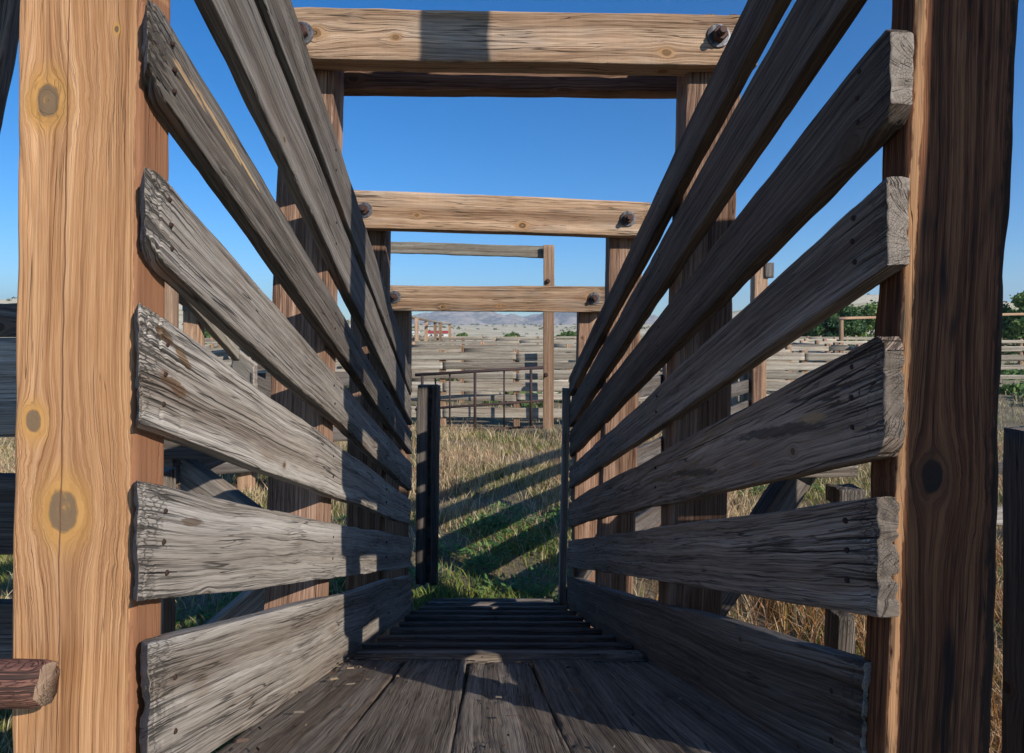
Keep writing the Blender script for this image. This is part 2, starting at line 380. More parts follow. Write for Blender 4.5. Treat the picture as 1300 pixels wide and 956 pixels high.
GREY = wood('grey_weathered_plank', (.50, .452, .395), (.315, .278, .238), (.09, .074, .060), knotc=(.27, .21, .16), knotcore=(.11, .08, .06), stain=(.16, .095, .05), stain_amt=.45, contrast=1.0, fine=1.0)
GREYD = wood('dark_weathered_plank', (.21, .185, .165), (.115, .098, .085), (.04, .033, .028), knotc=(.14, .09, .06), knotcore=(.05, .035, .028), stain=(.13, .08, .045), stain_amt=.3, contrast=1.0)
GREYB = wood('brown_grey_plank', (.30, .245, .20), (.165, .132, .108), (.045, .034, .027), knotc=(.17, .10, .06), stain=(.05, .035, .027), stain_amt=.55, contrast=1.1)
TANP = wood('fresh_orange_post', (.70, .475, .285), (.52, .32, .175), (.33, .17, .08), knots=[(0, 0, .01)], stain_amt=.0, contrast=.8, crack=.5) if False else None
BEAM = wood('tan_sawn_beam', (.62, .445, .305), (.42, .275, .17), (.16, .092, .052), knotc=(.40, .22, .09), knotcore=(.20, .11, .05), stain=(.30, .15, .075), stain_amt=.45, sawn=.35, knot_scale=(2.6, 6.5), grey=.75, greyc=(.40, .345, .29), crack=1.4, contrast=1.1)
POSTB = wood('red_brown_post', (.42, .275, .195), (.24, .14, .092), (.08, .042, .028), knotc=(.23, .12, .06), stain=(.09, .05, .035), stain_amt=.45, contrast=1.1)
POSTD = wood('dark_red_brown_post', (.40, .19, .09), (.22, .095, .045), (.06, .025, .012), knotc=(.11, .055, .03), knotcore=(.02, .014, .01), stain=(.03, .02, .014), stain_amt=.7, contrast=1.1)
FAR = wood('far_grey_board', (.52, .465, .38), (.30, .262, .205), (.10, .083, .064), stain_amt=.3, simple=True)
FARB = wood('far_tan_post', (.52, .36, .24), (.34, .21, .13), (.15, .085, .05), stain_amt=.2, simple=True)
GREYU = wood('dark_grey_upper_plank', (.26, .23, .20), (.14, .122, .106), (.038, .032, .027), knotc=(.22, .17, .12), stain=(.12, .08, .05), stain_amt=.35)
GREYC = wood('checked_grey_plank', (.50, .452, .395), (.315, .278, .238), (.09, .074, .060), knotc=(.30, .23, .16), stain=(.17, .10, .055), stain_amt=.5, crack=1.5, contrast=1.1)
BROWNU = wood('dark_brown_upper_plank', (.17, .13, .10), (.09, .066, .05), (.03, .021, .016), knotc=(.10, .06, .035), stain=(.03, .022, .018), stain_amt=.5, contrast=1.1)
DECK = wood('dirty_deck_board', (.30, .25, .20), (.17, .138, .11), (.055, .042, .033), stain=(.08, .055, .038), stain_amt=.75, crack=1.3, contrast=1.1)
EG = endgrain('grey_end_grain', (.40, .34, .28), (.15, .12, .095))
EGD = endgrain('shaded_end_grain', (.24, .195, .155), (.09, .07, .055))  # grey end grain with shade put into its colour, for barely lit ends
EGB = endgrain('brown_end_grain', (.40, .28, .19), (.18, .11, .07))
def metal(name, a, b, rough=.6, met=.6):
    t = NT(name); tc = t.N('ShaderNodeTexCoord'); n = t.noise(tc.outputs['Object'], 60, 4); n2 = t.noise(tc.outputs['Object'], 9, 3)
    t.b.inputs['Metallic'].default_value = met
    return t.fin(t.mix(t.sm(t.M('ADD', n, t.M('SUBTRACT', n2, .5)), .35, .65), a, b), n, .0015, .8, rough)
STEEL = metal('dull_galvanised_steel', (.20, .20, .215), (.075, .07, .07), .5, .55)
BOLTM = metal('rusty_bolt', (.10, .055, .045), (.045, .035, .033), .65, .4)
NAIL = metal('rusty_nail', (.05, .03, .025), (.09, .04, .03), .8, .3)
RUST = metal('rusty_pipe', (.075, .045, .038), (.05, .038, .04), .7, .3)

# ------------------------------------------------------------------ loading chute
chute = thing('loading_chute', 'weathered timber loading chute with railed sides, bolted crossbeams and a cleated ramp down to grass', 'loading chute', P(650, 900, 2.4))
RAMP = .345
def hfloor(Z): return .72 if Z < 1.0 else 1.13+RAMP*(Z-2.19)
def zfloor(Z): return EYE-hfloor(Z)

ZLN, ZLF, ZRN, ZRF = .94, 3.75, .936, 4.0
def rail(side, n, f, mats, label=None, t=.036, name='rail', ncount=3, patches=(), wkw=None, **kw):
    """n,f = (x, ytop, ybot) on the inner face at the near and the far end"""
    zn, zf = (ZLN, ZLF) if side < 0 else (ZRN, ZRF)
    a = P(n[0], n[1], zn); b = P(n[0], n[2], zn); c = P(f[0], f[1], zf); d = P(f[0], f[2], zf)
    p0 = (a+b)/2; p1 = (c+d)/2
    dh = (p1-p0); dh.z = 0; dh.normalize(); out = Vector((dh.y, -dh.x, 0))*(1 if side > 0 else -1)
    p0 += out*t/2; p1 += out*t/2
    if patches or wkw:
        pl = []; d_ = p1-p0; Lx = d_.length
        for (px_, py_, rx_, rz_, pc_, sl_) in patches:
            lo, hi = 0., 1.
            for _ in range(30):
                m_ = (lo+hi)/2; q_ = ((a+b)/2).lerp((c+d)/2, m_); xx = CX+q_.x/q_.y*F
                if (xx-px_)*side > 0: lo = m_
                else: hi = m_
            dz_ = (EYE-(py_-CY)/F*q_.y)-q_.z
            ex_ = d_/Lx; ezz = math.sqrt(1-ex_.z**2)
            pl.append((m_*Lx+dz_*ex_.z, dz_*ezz, rx_, rz_, pc_, sl_))
        wkw = dict(wkw or {}); dk_ = wkw.pop('eg', 0); base_ = wkw.pop('base', None) or dict(GREY=((.50, .452, .395), (.315, .278, .238), (.09, .074, .060)), GREYB=((.30, .245, .20), (.165, .132, .108), (.045, .034, .027)))['GREY' if side < 0 else 'GREYB']
        mats = [wood('marked_plank', *base_, knotc=(.22, .15, .10), stain=(.16, .095, .05), stain_amt=.4, patches=pl, **(wkw or {})), EGD if dk_ else EG]
    kw.setdefault('nx', 300); kw.setdefault('nz', 44); kw.setdefault('dense', 1.7)
    if side < 0: kw.setdefault('skew0', .052); p0 += dh*.024
    o = timber(name, p0, p1, (a-b).length, (c-d).length, t, mats, chute, ny=8, rad=.0045, **kw)
    if label: o['label'] = label
    # nail heads on the inner face
    inn = -out
    for s, cnt in ((.016, ncount), (.37, 2), (.70, 2)):
        zz = zn+(zf-zn)*s
        for q in range(cnt):
            u = (q+.75)/(cnt+.5)
            c0 = a.lerp(c, s+.003*rng.uniform(-1, 1)); c1 = b.lerp(d, s+.003*rng.uniform(-1, 1))
            pp = c0.lerp(c1, u)+inn*-.003+dh*.03
            lathe('nail', [(.0042, 0), (.0048, .0035), (.003, .006)], pp, inn, NAIL, o, 10)
    return o
# left wall, top to bottom
rail(-1, (190, -539, -396), (523, 470, 500), [GREYU, EG], 'highest rail of the left wall')
rail(-1, (190, -322, -168), (523, 509, 539), [GREYU, EG])
rail(-1, (188, -8, 99), (523, 549, 576), [GREY, EG], 'rail with an orange splintered streak', wkw=dict(base=((.29, .255, .22), (.155, .135, .115), (.042, .035, .03))), patches=[(233, 100, .07, .006, (.52, .33, .17), -.05), (272, 155, .13, .005, (.55, .36, .19), -.03), (305, 205, .10, .004, (.58, .40, .20), -.03)], endrag=.008, round0=.05, nx=320)
rail(-1, (183, 204, 316), (523, 590, 622), [GREYC, EG], 'grey rail with a rounded cracked end', endrag=.009, crack=1.3, nx=340, round0=.07, endcrack=1.4)
rail(-1, (176, 392, 540), (523, 634, 665), [GREY, EG], 'wide rail with brown stained, deeply checked end', wkw=dict(crack=1.6, contrast=1.15), patches=[(198, 425, .03, .012, (.13, .07, .03), -.3), (222, 455, .035, .010, (.20, .11, .045), -.3), (212, 490, .06, .012, (.15, .08, .04), -.15), (222, 463, .12, .0022, (.02, .016, .013), -.02), (300, 528, .20, .0018, (.02, .016, .013), .0), (215, 512, .10, .0017, (.02, .016, .013), .02), (350, 565, .28, .0015, (.02, .016, .013), .01), (240, 440, .10, .0014, (.02, .016, .013), -.05), (280, 575, .16, .0013, (.02, .016, .013), .03)], endrag=.012, crack=1.6, nx=380, endcrack=1.6, wob=.009)
rail(-1, (175, 622, 770), (523, 683, 719), [GREY, EG], 'wide pale rail with a big oval knot', wkw=dict(crack=1.1, contrast=.9, base=((.54, .49, .43), (.35, .31, .27), (.12, .10, .08))), patches=[(235, 668, .045, .008, (.15, .10, .07), .02), (195, 735, .05, .0018, (.02, .016, .013), .0), (290, 690, .10, .0013, (.02, .016, .013), .03), (400, 690, .2, .0013, (.02, .016, .013), -.02)], endrag=.009, crack=1.0, nx=360, endcrack=1.2, wob=.009)
# right wall
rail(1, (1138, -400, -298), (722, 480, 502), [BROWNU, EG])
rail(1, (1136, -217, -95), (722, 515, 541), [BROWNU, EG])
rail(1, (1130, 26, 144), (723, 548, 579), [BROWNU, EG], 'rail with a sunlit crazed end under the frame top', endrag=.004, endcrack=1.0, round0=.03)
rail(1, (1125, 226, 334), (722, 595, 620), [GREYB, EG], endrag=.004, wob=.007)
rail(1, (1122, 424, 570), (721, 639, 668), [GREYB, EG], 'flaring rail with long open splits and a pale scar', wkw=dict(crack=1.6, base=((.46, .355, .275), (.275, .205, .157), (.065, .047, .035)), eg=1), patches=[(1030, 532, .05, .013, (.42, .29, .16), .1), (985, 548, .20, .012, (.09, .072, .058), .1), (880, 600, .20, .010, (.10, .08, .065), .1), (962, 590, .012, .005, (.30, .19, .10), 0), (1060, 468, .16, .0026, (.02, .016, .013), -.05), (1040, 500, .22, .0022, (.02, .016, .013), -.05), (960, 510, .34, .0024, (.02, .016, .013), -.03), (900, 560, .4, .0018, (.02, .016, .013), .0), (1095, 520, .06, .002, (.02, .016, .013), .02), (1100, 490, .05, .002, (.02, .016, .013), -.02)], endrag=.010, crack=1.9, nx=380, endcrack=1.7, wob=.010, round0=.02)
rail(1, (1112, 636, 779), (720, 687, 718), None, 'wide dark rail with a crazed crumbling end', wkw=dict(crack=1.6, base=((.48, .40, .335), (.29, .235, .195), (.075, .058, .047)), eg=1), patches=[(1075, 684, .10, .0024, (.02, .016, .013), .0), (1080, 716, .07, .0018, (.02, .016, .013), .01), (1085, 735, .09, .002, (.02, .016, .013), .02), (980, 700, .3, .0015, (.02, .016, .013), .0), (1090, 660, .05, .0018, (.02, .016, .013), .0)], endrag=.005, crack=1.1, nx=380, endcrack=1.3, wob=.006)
# kickboards
ZRN_ = ZRN
def kick(side, n, f, label):
    o = rail(side, n, f, [GREY if side < 0 else GREYD, EG], label, t=.04, name='kickboard', ncount=2, endrag=.012, endcrack=1.4, wob=.010, nx=260)
kick(-1, (188, 826, 1012), (524, 732, 776), 'bottom board of the left wall, sunlit at its near end')
ZRN = .99
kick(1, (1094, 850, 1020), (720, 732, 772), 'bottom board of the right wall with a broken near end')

def post(xf, Zf, w, dep, ytop, zbot, side, lean, mats, label=None, name='post', **kw):
    """xf = picture x of the inner front edge at y=420; lean = metres sideways per metre of height"""
    X = (xf-CX)/F*Zf; c = X+side*w/2
    zt = EYE-(ytop-CY)/F*Zf
    p0 = Vector((c+lean*(zbot-EYE), Zf+dep/2, zbot)); p1 = Vector((c+lean*(zt-EYE), Zf+dep/2, zt))
    kw.setdefault('nx', 120); kw.setdefault('nz', 24); kw.setdefault('ny', 12)
    o = timber(name, p0, p1, w, w, dep, mats, chute, up=Vector((1, 0, 0)), **kw)
    if label: o['label'] = label
    return o
# near left post: its own boards of knots, read off the photograph
ZB = 0.0
Zp = .98; wL = .190
def kpos(x, y): return (EYE-(y-CY)/F*Zp - (-.15), 0)
LP_c = (173-CX)/F*Zp - wL/2
def knot_at(x, y, r):
    z = EYE-(y-CY)/F*Zp; X = (x-CX)/F*Zp; return (z+.15, X-(LP_c+.013*(z-EYE)), r)
# local x of the post runs upward from zbot; local z is along +X or -X
KN = [knot_at(60, 127, .024), knot_at(43, 535, .0165), knot_at(80, 648, .030), knot_at(148, 36, .005)]
PL = None
def build_left_post():
    global PL
    m = wood('orange_sunlit_post', (.68, .41, .22), (.48, .25, .115), (.26, .12, .052), knotc=(.52, .27, .06), knotcore=(.16, .115, .075), stain=(.36, .17, .07), stain_amt=.35,
             knots=[(k[0], k[1], k[2]) for k in KN], patches=[(2.2, wL/2, 9, .006, (.26, .115, .06), 0), (2.25, -.018, .9, .0013, (.16, .07, .035), .004), (1.2, .035, .5, .0011, (.16, .07, .035), .0)], fine=1.1, contrast=.85, crack=.8, ring=.02, bump=.7)
    PL = post(173, Zp, wL, .087, -1050, -.15, -1, .013, [m, EGB], 'broad orange brown near post with yellow knots', nx=300, nz=44, crack=.45, rough=.7, rad=.006, wob=.004)
build_left_post()
PRC = (1141-CX)/F*.95+.166/2
zk = EYE-(605-CY)/F*.95
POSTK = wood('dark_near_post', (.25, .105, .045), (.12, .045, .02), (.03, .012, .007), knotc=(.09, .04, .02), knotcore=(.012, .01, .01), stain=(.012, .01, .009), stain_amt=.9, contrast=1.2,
             knots=[(zk+.15, ((1186-CX)/F*.95-(PRC+.041*(zk-EYE))), .024)], patches=[(.72, .0, .05, .010, (.02, .02, .025), .1), (.66, -.02, .03, .014, (.02, .02, .025), 0), (.95, .01, .05, .004, (.02, .02, .03), 0), (2.2, .088, 9, .022, (.02, .012, .008), 0), (2.2, -.067, 9, .007, (.50, .27, .13), 0)])  # orange strip paints sunlight on the inner edge; dark band along the outer edge
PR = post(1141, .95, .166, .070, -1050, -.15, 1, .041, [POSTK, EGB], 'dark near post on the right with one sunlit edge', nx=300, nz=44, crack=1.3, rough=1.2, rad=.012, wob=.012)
post(414, 2.03, .175, .13, 12, -.15, -1, .030, [POSTB, EGB])
post(861, 1.99, .175, .13, 18, -.15, 1, .034, [POSTB, EGB])
post(487, 3.05, .165, .13, 252, -.15, -1, .02, [POSTB, EGB], nx=70)
post(770, 3.03, .165, .13, 281, -.15, 1, .03, [POSTB, EGB], nx=70)
post(518, 3.84, .155, .12, 368, -.15, -1, .01, [POSTB, EGB], nx=60)
post(734, 3.84, .155, .12, 370, -.15, 1, .02, [POSTB, EGB], nx=60)

def bolt(px, py, Z, parent, r=.037):
    p = P(px, py, Z); p.y = Z+.002
    lathe('washer', [(r, 0), (r, .005), (r*.95, .008), (r*.80, .0085), (r*.78, .0075), (r*.5, .0075)], p, (0, -1, 0), STEEL, parent, 28)
    p = p+Vector((0, -.0078, 0))
    lathe('bolt', [(r*.62, 0), (r*.62, .018), (r*.54, .022), (r*.33, .022), (r*.32, .040), (r*.27, .043)], p, (0, -1, 0), BOLTM, parent, 24, hexa=(0, 1, 2))
def beam(x0, yt0, yb0, x1, yt1, yb1, Z, t, mats, label=None, bolts=(), **kw):
    a = P(x0, yt0, Z); b = P(x0, yb0, Z); c = P(x1, yt1, Z); d = P(x1, yb1, Z)
    p0 = (a+b)/2; p1 = (c+d)/2; p0.y += t/2; p1.y += t/2
    kw.setdefault('nx', 160)
    o = timber('crossbeam', p0, p1, (a-b).length, (c-d).length, t, mats, chute, nz=26, ny=10, endrag=.003, rad=.005, wob=.004, crack=.6, endcrack=.6, **kw)
    if label: o['label'] = label
    for (x, y) in bolts: bolt(x, y, Z, o)
    return o
beam(352, 9, 75, 962, 18, 83, 1.935, .09, [BEAM, EGB], 'nearest crossbeam, highest in view, with a square shadow band', [(383, 43), (912, 46)])
beam(378, 55, 113, 930, 59, 117, 2.165, .07, [POSTB, EGB], 'backing beam behind the nearest crossbeam')
beam(440, 241, 289, 826, 256, 301, 2.955, .09, [BEAM, EGB], 'middle crossbeam, tilting down to the right', [(463, 267), (797, 278)])
beam(493, 362, 394, 770, 363, 396, 3.745, .09, [BEAM, EGB], 'farthest and lowest crossbeam', [(501, 377), (754, 379)])

# ramp floor: boards laid across, then cleats
def wallx(side, Z):
    if side < 0: return -.545-.02*(Z-.94)-.0
    return .559-.064*(Z-.936)
def across(name, Z, along, thick, mats, lift, inset=.012, label=None, skew=0, **kw):
    z = zfloor(Z)+lift
    up = Vector((0, 1, -RAMP if Z > 1 else 0)).normalized()
    p0 = Vector((wallx(-1, Z)+inset, Z+skew, z-skew*RAMP)); p1 = Vector((wallx(1, Z)-inset, Z-skew, z+skew*RAMP))
    kw.setdefault('nx', 90)
    o = timber(name, p0, p1, along, along, thick, mats, chute, up=up, nz=12, ny=6, rad=.006, **kw)
    if label: o['label'] = label
    return o
Z = -.9; k = 0
for i in range(5):
    ua, ub = i/5+.004, (i+1)/5-.004; um = (ua+ub)/2; xa = wallx(-1, 1.0)+(wallx(1, 1.0)-wallx(-1, 1.0))*um; xb = wallx(-1, 2.12)+(wallx(1, 2.12)-wallx(-1, 2.12))*um
    timber('deck_board', Vector((xa, 1.01, zfloor(1.01)-.025)), Vector((xb, 2.13+.01*(i % 2), zfloor(2.13)-.027-.004*(i % 3))), .222, .200, .045, [DECK, EG], chute, up=Vector((1, 0, 0)), nx=160, nz=22, ny=6, crack=1.3, wob=.004, rad=.005)
while Z < 4.55:
    if .98 < Z < 2.13: Z = 2.14
    w = .185+.012*math.sin(k*7.3); sl = math.cos(math.atan(RAMP)) if Z > 1 else 1
    near = Z < 2.2
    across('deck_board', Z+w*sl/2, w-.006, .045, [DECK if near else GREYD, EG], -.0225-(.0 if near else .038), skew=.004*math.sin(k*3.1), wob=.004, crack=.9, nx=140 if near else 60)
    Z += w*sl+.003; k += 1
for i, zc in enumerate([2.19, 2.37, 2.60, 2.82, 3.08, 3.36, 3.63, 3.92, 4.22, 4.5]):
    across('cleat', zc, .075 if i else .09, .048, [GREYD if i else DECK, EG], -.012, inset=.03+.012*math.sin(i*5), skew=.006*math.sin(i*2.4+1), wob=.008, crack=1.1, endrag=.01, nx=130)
# joists under the ramp
for s in (-1, 1):
    timber('stringer', Vector((wallx(s, .9)-s*.02, .9, zfloor(1.0)-.17)), Vector((wallx(s, 4.5)-s*.02, 4.5, zfloor(4.5)-.17)), .18, .18, .07, [GREYD, EG], chute, nx=50)

# outrigger braces and ledgers outside the walls
def stick(name, a, b, w, t, mats, parent, up=Vector((0, 0, 1)), label=None, **kw):
    kw.setdefault('nx', 60)
    o = timber(name, a, b, w, w, t, mats, parent, up=up, nz=kw.pop('nz', 12), ny=kw.pop('ny', 6), **kw)
    if label: o['label'] = label
    return o
U = Vector((0, 0, 1))
stick('brace', P(310, 560, 3.0), P(210, 598, 2.2), .11, .05, [GREY, EG], chute, label='short lit brace outside the left wall')
stick('ledger', P(160, 562, 2.15), P(352, 562, 2.3), .10, .06, [GREYD, EG], chute)
stick('brace', P(360, 735, 2.35), P(250, 830, 2.2), .12, .05, [GREY, EG], chute)
stick('brace', P(236, 598, 2.25), P(330, 668, 2.15), .105, .05, [GREY, EG], chute)
stick('brace_post', P(206, 1000, 2.0), P(206, 596, 2.0), .055, .08, [GREY, EG], chute, up=Vector((1, 0, 0)))
stick('brace', P(1040, 560, 2.45), P(905, 765, 2.2), .12, .06, [GREYD, EG], chute, label='dark diagonal brace outside the right wall')
stick('ledger', P(905, 600, 2.45), P(1084, 593, 2.35), .05, .10, [GREY, EG], chute)
stick('brace', P(790, 640, 3.2), P(715, 770, 4.2), .08, .05, [GREY, EG], chute)
stick('brace', P(800, 770, 3.4), P(832, 870, 3.0), .06, .04, [GREY, EG], chute)
stick('block', P(1072, 640, 1.35), P(1072, 618, 1.35), .06, .06, [GREYD, GREYD], chute, up=Vector((1, 0, 0)), nx=10)
stick('block', P(1062, 860, 1.35), P(1064, 776, 1.35), .04, .06, [GREYD, GREYD], chute, up=Vector((1, 0, 0)), nx=16)

# slotted gate post at the foot of the left wall
gp = thing('slotted_gate_post', 'slotted timber gate post of two uprights at the foot of the left rails', 'gate post', P(545, 735, 4.15))
for x, w in ((535.5, .072), (551.5, .055)):
    stick('upright', P(x-1, 741, 4.12), P(x+2, 489+(x == 537)*3, 4.12), w, .05, [GREYD, EG], gp, up=Vector((1, 0, 0)), nx=70)
stick('backing_board', P(543, 738, 4.2), P(545, 494, 4.2), .085, .025, [GREYD, EG], gp, up=Vector((1, 0, 0)), nx=50)
for y in (500, 540, 578, 618, 655, 692, 728):
    stick('spacer', P(531, y, 4.17), P(556, y, 4.17), .12 if y not in (578, 540) else .17, .03, [GREYD, EG], gp, nx=10)
stick('hasp', P(552, 480, 4.1), P(553, 492, 4.1), .012, .008, [STEEL, STEEL], gp, up=Vector((1, 0, 0)), nx=6)
gr = thing('gate_stop_post', 'narrow weathered gate stop at the foot of the right rails', 'post', P(717, 755, 4.1))
stick('upright', P(714, 765, 4.08), P(719, 493, 4.08), .048, .09, [GREY, EG], gr, up=Vector((1, 0, 0)), nx=80)
for y in (560, 640): stick('spacer', P(714, y, 4.2), P(722, y, 4.2), .05, .06, [GREYD, EG], gr, nx=8)

# wooden pole stub at the lower left corner
def log(name, a, b, r0, r1, mat, parent=None, seg=22, n=30, seed=5):
    a = Vector(a); b = Vector(b); ax = (b-a).normalized(); u = ax.orthogonal().normalized(); v = ax.cross(u)
    L = (b-a).length
    M = Matrix(((ax.x, u.x, v.x, a.x), (ax.y, u.y, v.y, a.y), (ax.z, u.z, v.z, a.z), (0, 0, 0, 1)))
    co = []; fs = []; mi = []
    for k in range(n+1):
        for i in range(seg):
            th = 2*math.pi*i/seg; rr = (r0+(r1-r0)*k/n)*(1+.07*float(fbm(k*.13, math.cos(th)*1.5, math.sin(th)*1.5, seed, 3)))
            if k in (0, n): rr *= .9
            co.append((k/n*L+(0 if 0 < k < n else .006*float(vnoise(math.cos(th)*3, math.sin(th)*3, k, seed))), rr*math.cos(th), rr*math.sin(th)))
    for k in range(n):
        for i in range(seg):
            p = k*seg+i; q = k*seg+(i+1) % seg; fs.append((p, q, q+seg, p+seg)); mi.append(0)
    for e in (0, n):
        c = len(co); co.append((e/n*L, 0, 0))
        for i in range(seg):
            p = e*seg+i; q = e*seg+(i+1) % seg; fs.append((p, q, c) if e else (q, p, c)); mi.append(1)
    return mesh_obj(name, co, fs, mat, parent, M, True, mi)
REDW = wood('reddish_bark_pole', (.26, .13, .09), (.16, .075, .055), (.06, .03, .025), stain_amt=.4)
lg = thing('wooden_pole', 'short reddish pole stub lying in front of the orange post at the lower left', 'pole', P(20, 860, .88))
log('pole', P(-420, 874, .90), P(60, 868, .90), .033, .031, [REDW, EGB], lg)

# unseen post added beside the photographer on the right (outside the frame; it shades the dark near post)
dk = thing('unseen_shade_post', 'unseen tall square post added beside the chute mouth to shade the near right post', 'post', (1.28, .45, 0))
timber('post', Vector((1.117, .40, -.1)), Vector((1.342, .40, 4.9)), .11, .11, .09, [POSTD, EGB], dk, up=Vector((1, 0, 0)), nx=60)

wp = thing('added_shade_panel', 'unseen boarded panel added beside the chute mouth to shade the right posts and left wall', 'fence', (1.5, 1.15, 0))  # unseen panel, added to shade the second right post, left wall and ramp
for i in range(13):
    z = .12+i*.235
    timber('board', Vector((.95, 1.13, z)), Vector((2.08, 1.16, z+.01)), .212, .212, .04, [GREYD, EG], wp, nx=40, wob=.008)
for x in (1.12, 2.0): timber('post', Vector((x, 1.23, -.1)), Vector((x+.02, 1.23, 3.1)), .13, .13, .13, [POSTB, EGB], wp, up=Vector((1, 0, 0)), nx=30)

# ------------------------------------------------------------------ fences and frames
def fence(name, label, cat, a, b, boards, posts, mats, pmat, group=None, ptop=.5, pw=.14, t=.04, wob=.014, nx=40, sag=.02, front=1, missing=()):
    """a,b = ends on the ground (X,Z); boards = list of (height of centre, width); posts = fractions"""
    a = Vector((a[0], a[1], 0)); b = Vector((b[0], b[1], 0)); d = (b-a).normalized(); nrm = Vector((d.y, -d.x, 0))*front
    th = thing(name, label, cat, a, group)
    for i, (h, w) in enumerate(boards):
        # boards in lengths between posts so that the joints step
        ps = list(posts); segs = [(ps[k], ps[min(k+2, len(ps)-1)]) for k in range(i % 2 and 1 or 0, len(ps)-1, 2)]
        if i % 2: segs = [(ps[0], ps[1])]+segs
        for j, (u, v) in enumerate(segs):
            if (i, j) in missing: continue
            dz = rng.uniform(-1, 1)*sag; dz2 = rng.uniform(-1, 1)*sag
            timber('board', a.lerp(b, u)+nrm*(pw/2+t/2)+Vector((0, 0, h+dz))+d*.004, a.lerp(b, v)+nrm*(pw/2+t/2)+Vector((0, 0, h+dz2))-d*.004, w*rng.uniform(.9, 1.08), w*rng.uniform(.9, 1.08), t, mats, th, nx=nx, nz=6, ny=3, wob=wob, crack=.8)
    top = max(h+w/2 for h, w in boards)
    for u in posts:
        p = a.lerp(b, u)
        timber('post', p+Vector((0, 0, -.15)), p+Vector((rng.uniform(-.03, .03), 0, top+ptop*rng.uniform(.6, 1.1))), pw, pw, pw, pmat, th, up=Vector((1, 0, 0)), nx=20, nz=6, ny=6)
    return th
B6 = [(1.48, .17), (1.20, .16), (.93, .15), (.62, .18), (.32, .15)]
B5 = [(1.45, .18), (1.14, .18), (.83, .18), (.50, .18)]
# shaded wing fence that throws its stripes on the grass
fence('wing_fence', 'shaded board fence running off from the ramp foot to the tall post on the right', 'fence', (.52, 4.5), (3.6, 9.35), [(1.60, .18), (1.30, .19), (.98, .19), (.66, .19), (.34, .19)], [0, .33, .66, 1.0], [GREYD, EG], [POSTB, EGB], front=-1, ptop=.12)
# pen fence right behind the pipe gate
fence('pen_fence', 'sunlit grey six-board pen fence standing behind the pipe gate', 'fence', (-3.2, 14.25), (9.5, 13.9),
      [(1.53, .18), (1.31, .16), (1.09, .15), (.85, .19), (.61, .14), (.28, .24)], [0, .13, .26, .385, .52, .64, .76, .88, 1.0], [FAR, EG], [FARB, EGB], ptop=.05, nx=30)
# pens further back
pens = [((-14, 17.5), (-1.5, 18.6), 1), ((-1.5, 18.8), (8, 18.2), 1), ((-9, 24), (12, 23), 1), ((5, 20), (26, 22), 1), ((-16, 31), (14, 30), 1), ((12, 29), (38, 33), 1), ((-22, 41), (20, 39), 1), ((-24, 52), (30, 50), 1), ((16, 46), (60, 44), 1), ((-4, 18.8), (-9, 40), -1), ((3, 18.5), (5, 39), -1), ((11, 20), (17, 46), -1), ((-12, 18), (-19, 42), -1)]
plab = ['grey pen fence on the far left behind the leaning brace frame', 'board fence directly behind the six-board pen fence', 'long low pen fence, third row back behind the pipe gate', 'weathered pen fence beyond the single tall post on the right', 'long pen fence, fourth row back', 'pen fence in front of the big green tree', 'long pen fence, fifth row back near the frame of tall posts', 'farthest pen fence before the sagebrush', 'distant fence running right under the big green tree', 'side fence of the left pens running away from view', 'side fence running away behind the tall gate-frame post', 'side fence running away towards the green trees', 'outermost left side fence running away from view']
for (a, b, s), lb in zip(pens, plab):
    n = max(3, int((Vector(a)-Vector(b)).length/2.6)); far = a[1] > 28
    fence('pen_fence', lb, 'fence', a, b, [(1.52, .14), (1.22, .15), (.90, .15), (.56, .15), (.24, .14)] if not far else [(1.55, .15), (1.15, .16), (.72, .16), (.32, .16)], [k/n for k in range(n+1)], [FAR, EG], [FARB, EGB], 'pen fences of the stockyard', front=s, ptop=.12, nx=8, sag=.04, wob=.008)

# tall gate frame: post at 697 and the weathered rail on top
gf = thing('overhead_gate_frame', 'tall slim post with a grey overhead rail reaching left, at the pipe gate', 'gate frame', P(697, 541, 13.6))
stick('post', P(696, 548, 13.7), P(697, 311, 13.6), .235, .05, [FARB, EGB], gf, up=Vector((1, 0, 0)), nx=60)
stick('post', P(455, 548, 13.7), P(457, 300, 13.6), .235, .2, [FARB, EGB], gf, up=Vector((1, 0, 0)), nx=40)
stick('overhead_rail', P(452, 313, 13.78), P(692, 320, 13.78), .25, .14, [FAR, EG], gf, nx=80, wob=.02)
lathe('bolt', [(.05, 0), (.05, .03), (.03, .05)], P(695.5, 357, 13.58), (0, -1, 0), NAIL, gf, 10)
lathe('bolt', [(.05, 0), (.05, .03), (.03, .05)], P(693, 476, 13.58), (0, -1, 0), NAIL, gf, 10)
# pipe gate
pg = thing('pipe_gate', 'rusty pipe gate hung across the grass in front of the pen fence', 'gate', P(690, 541, 13.3))
def pipe(name, a, b, r, parent): co, fs = tube([a, a.lerp(b, .5), b], r); return mesh_obj(name, co, fs, RUST, parent)
zg = 13.2
pipe('top_rail', P(527, 476, zg), P(690, 466.5, zg), .033, pg)
pipe('middle_rail', P(527, 520, zg), P(690, 508.5, zg), .026, pg)
pipe('bottom_rail', P(527, 550, zg), P(690, 541, zg), .026, pg)
for x, y0, y1 in ((536, 475, 550), (603, 471, 552), (674, 467, 540)): pipe('upright', P(x, y0, zg), P(x, y1, zg), .03, pg)
for x, y0, y1 in ((571, 474, 548), (640, 470, 545)): pipe('stay', P(x, y0, zg+.06), P(x, y1, zg+.06), .018, pg)

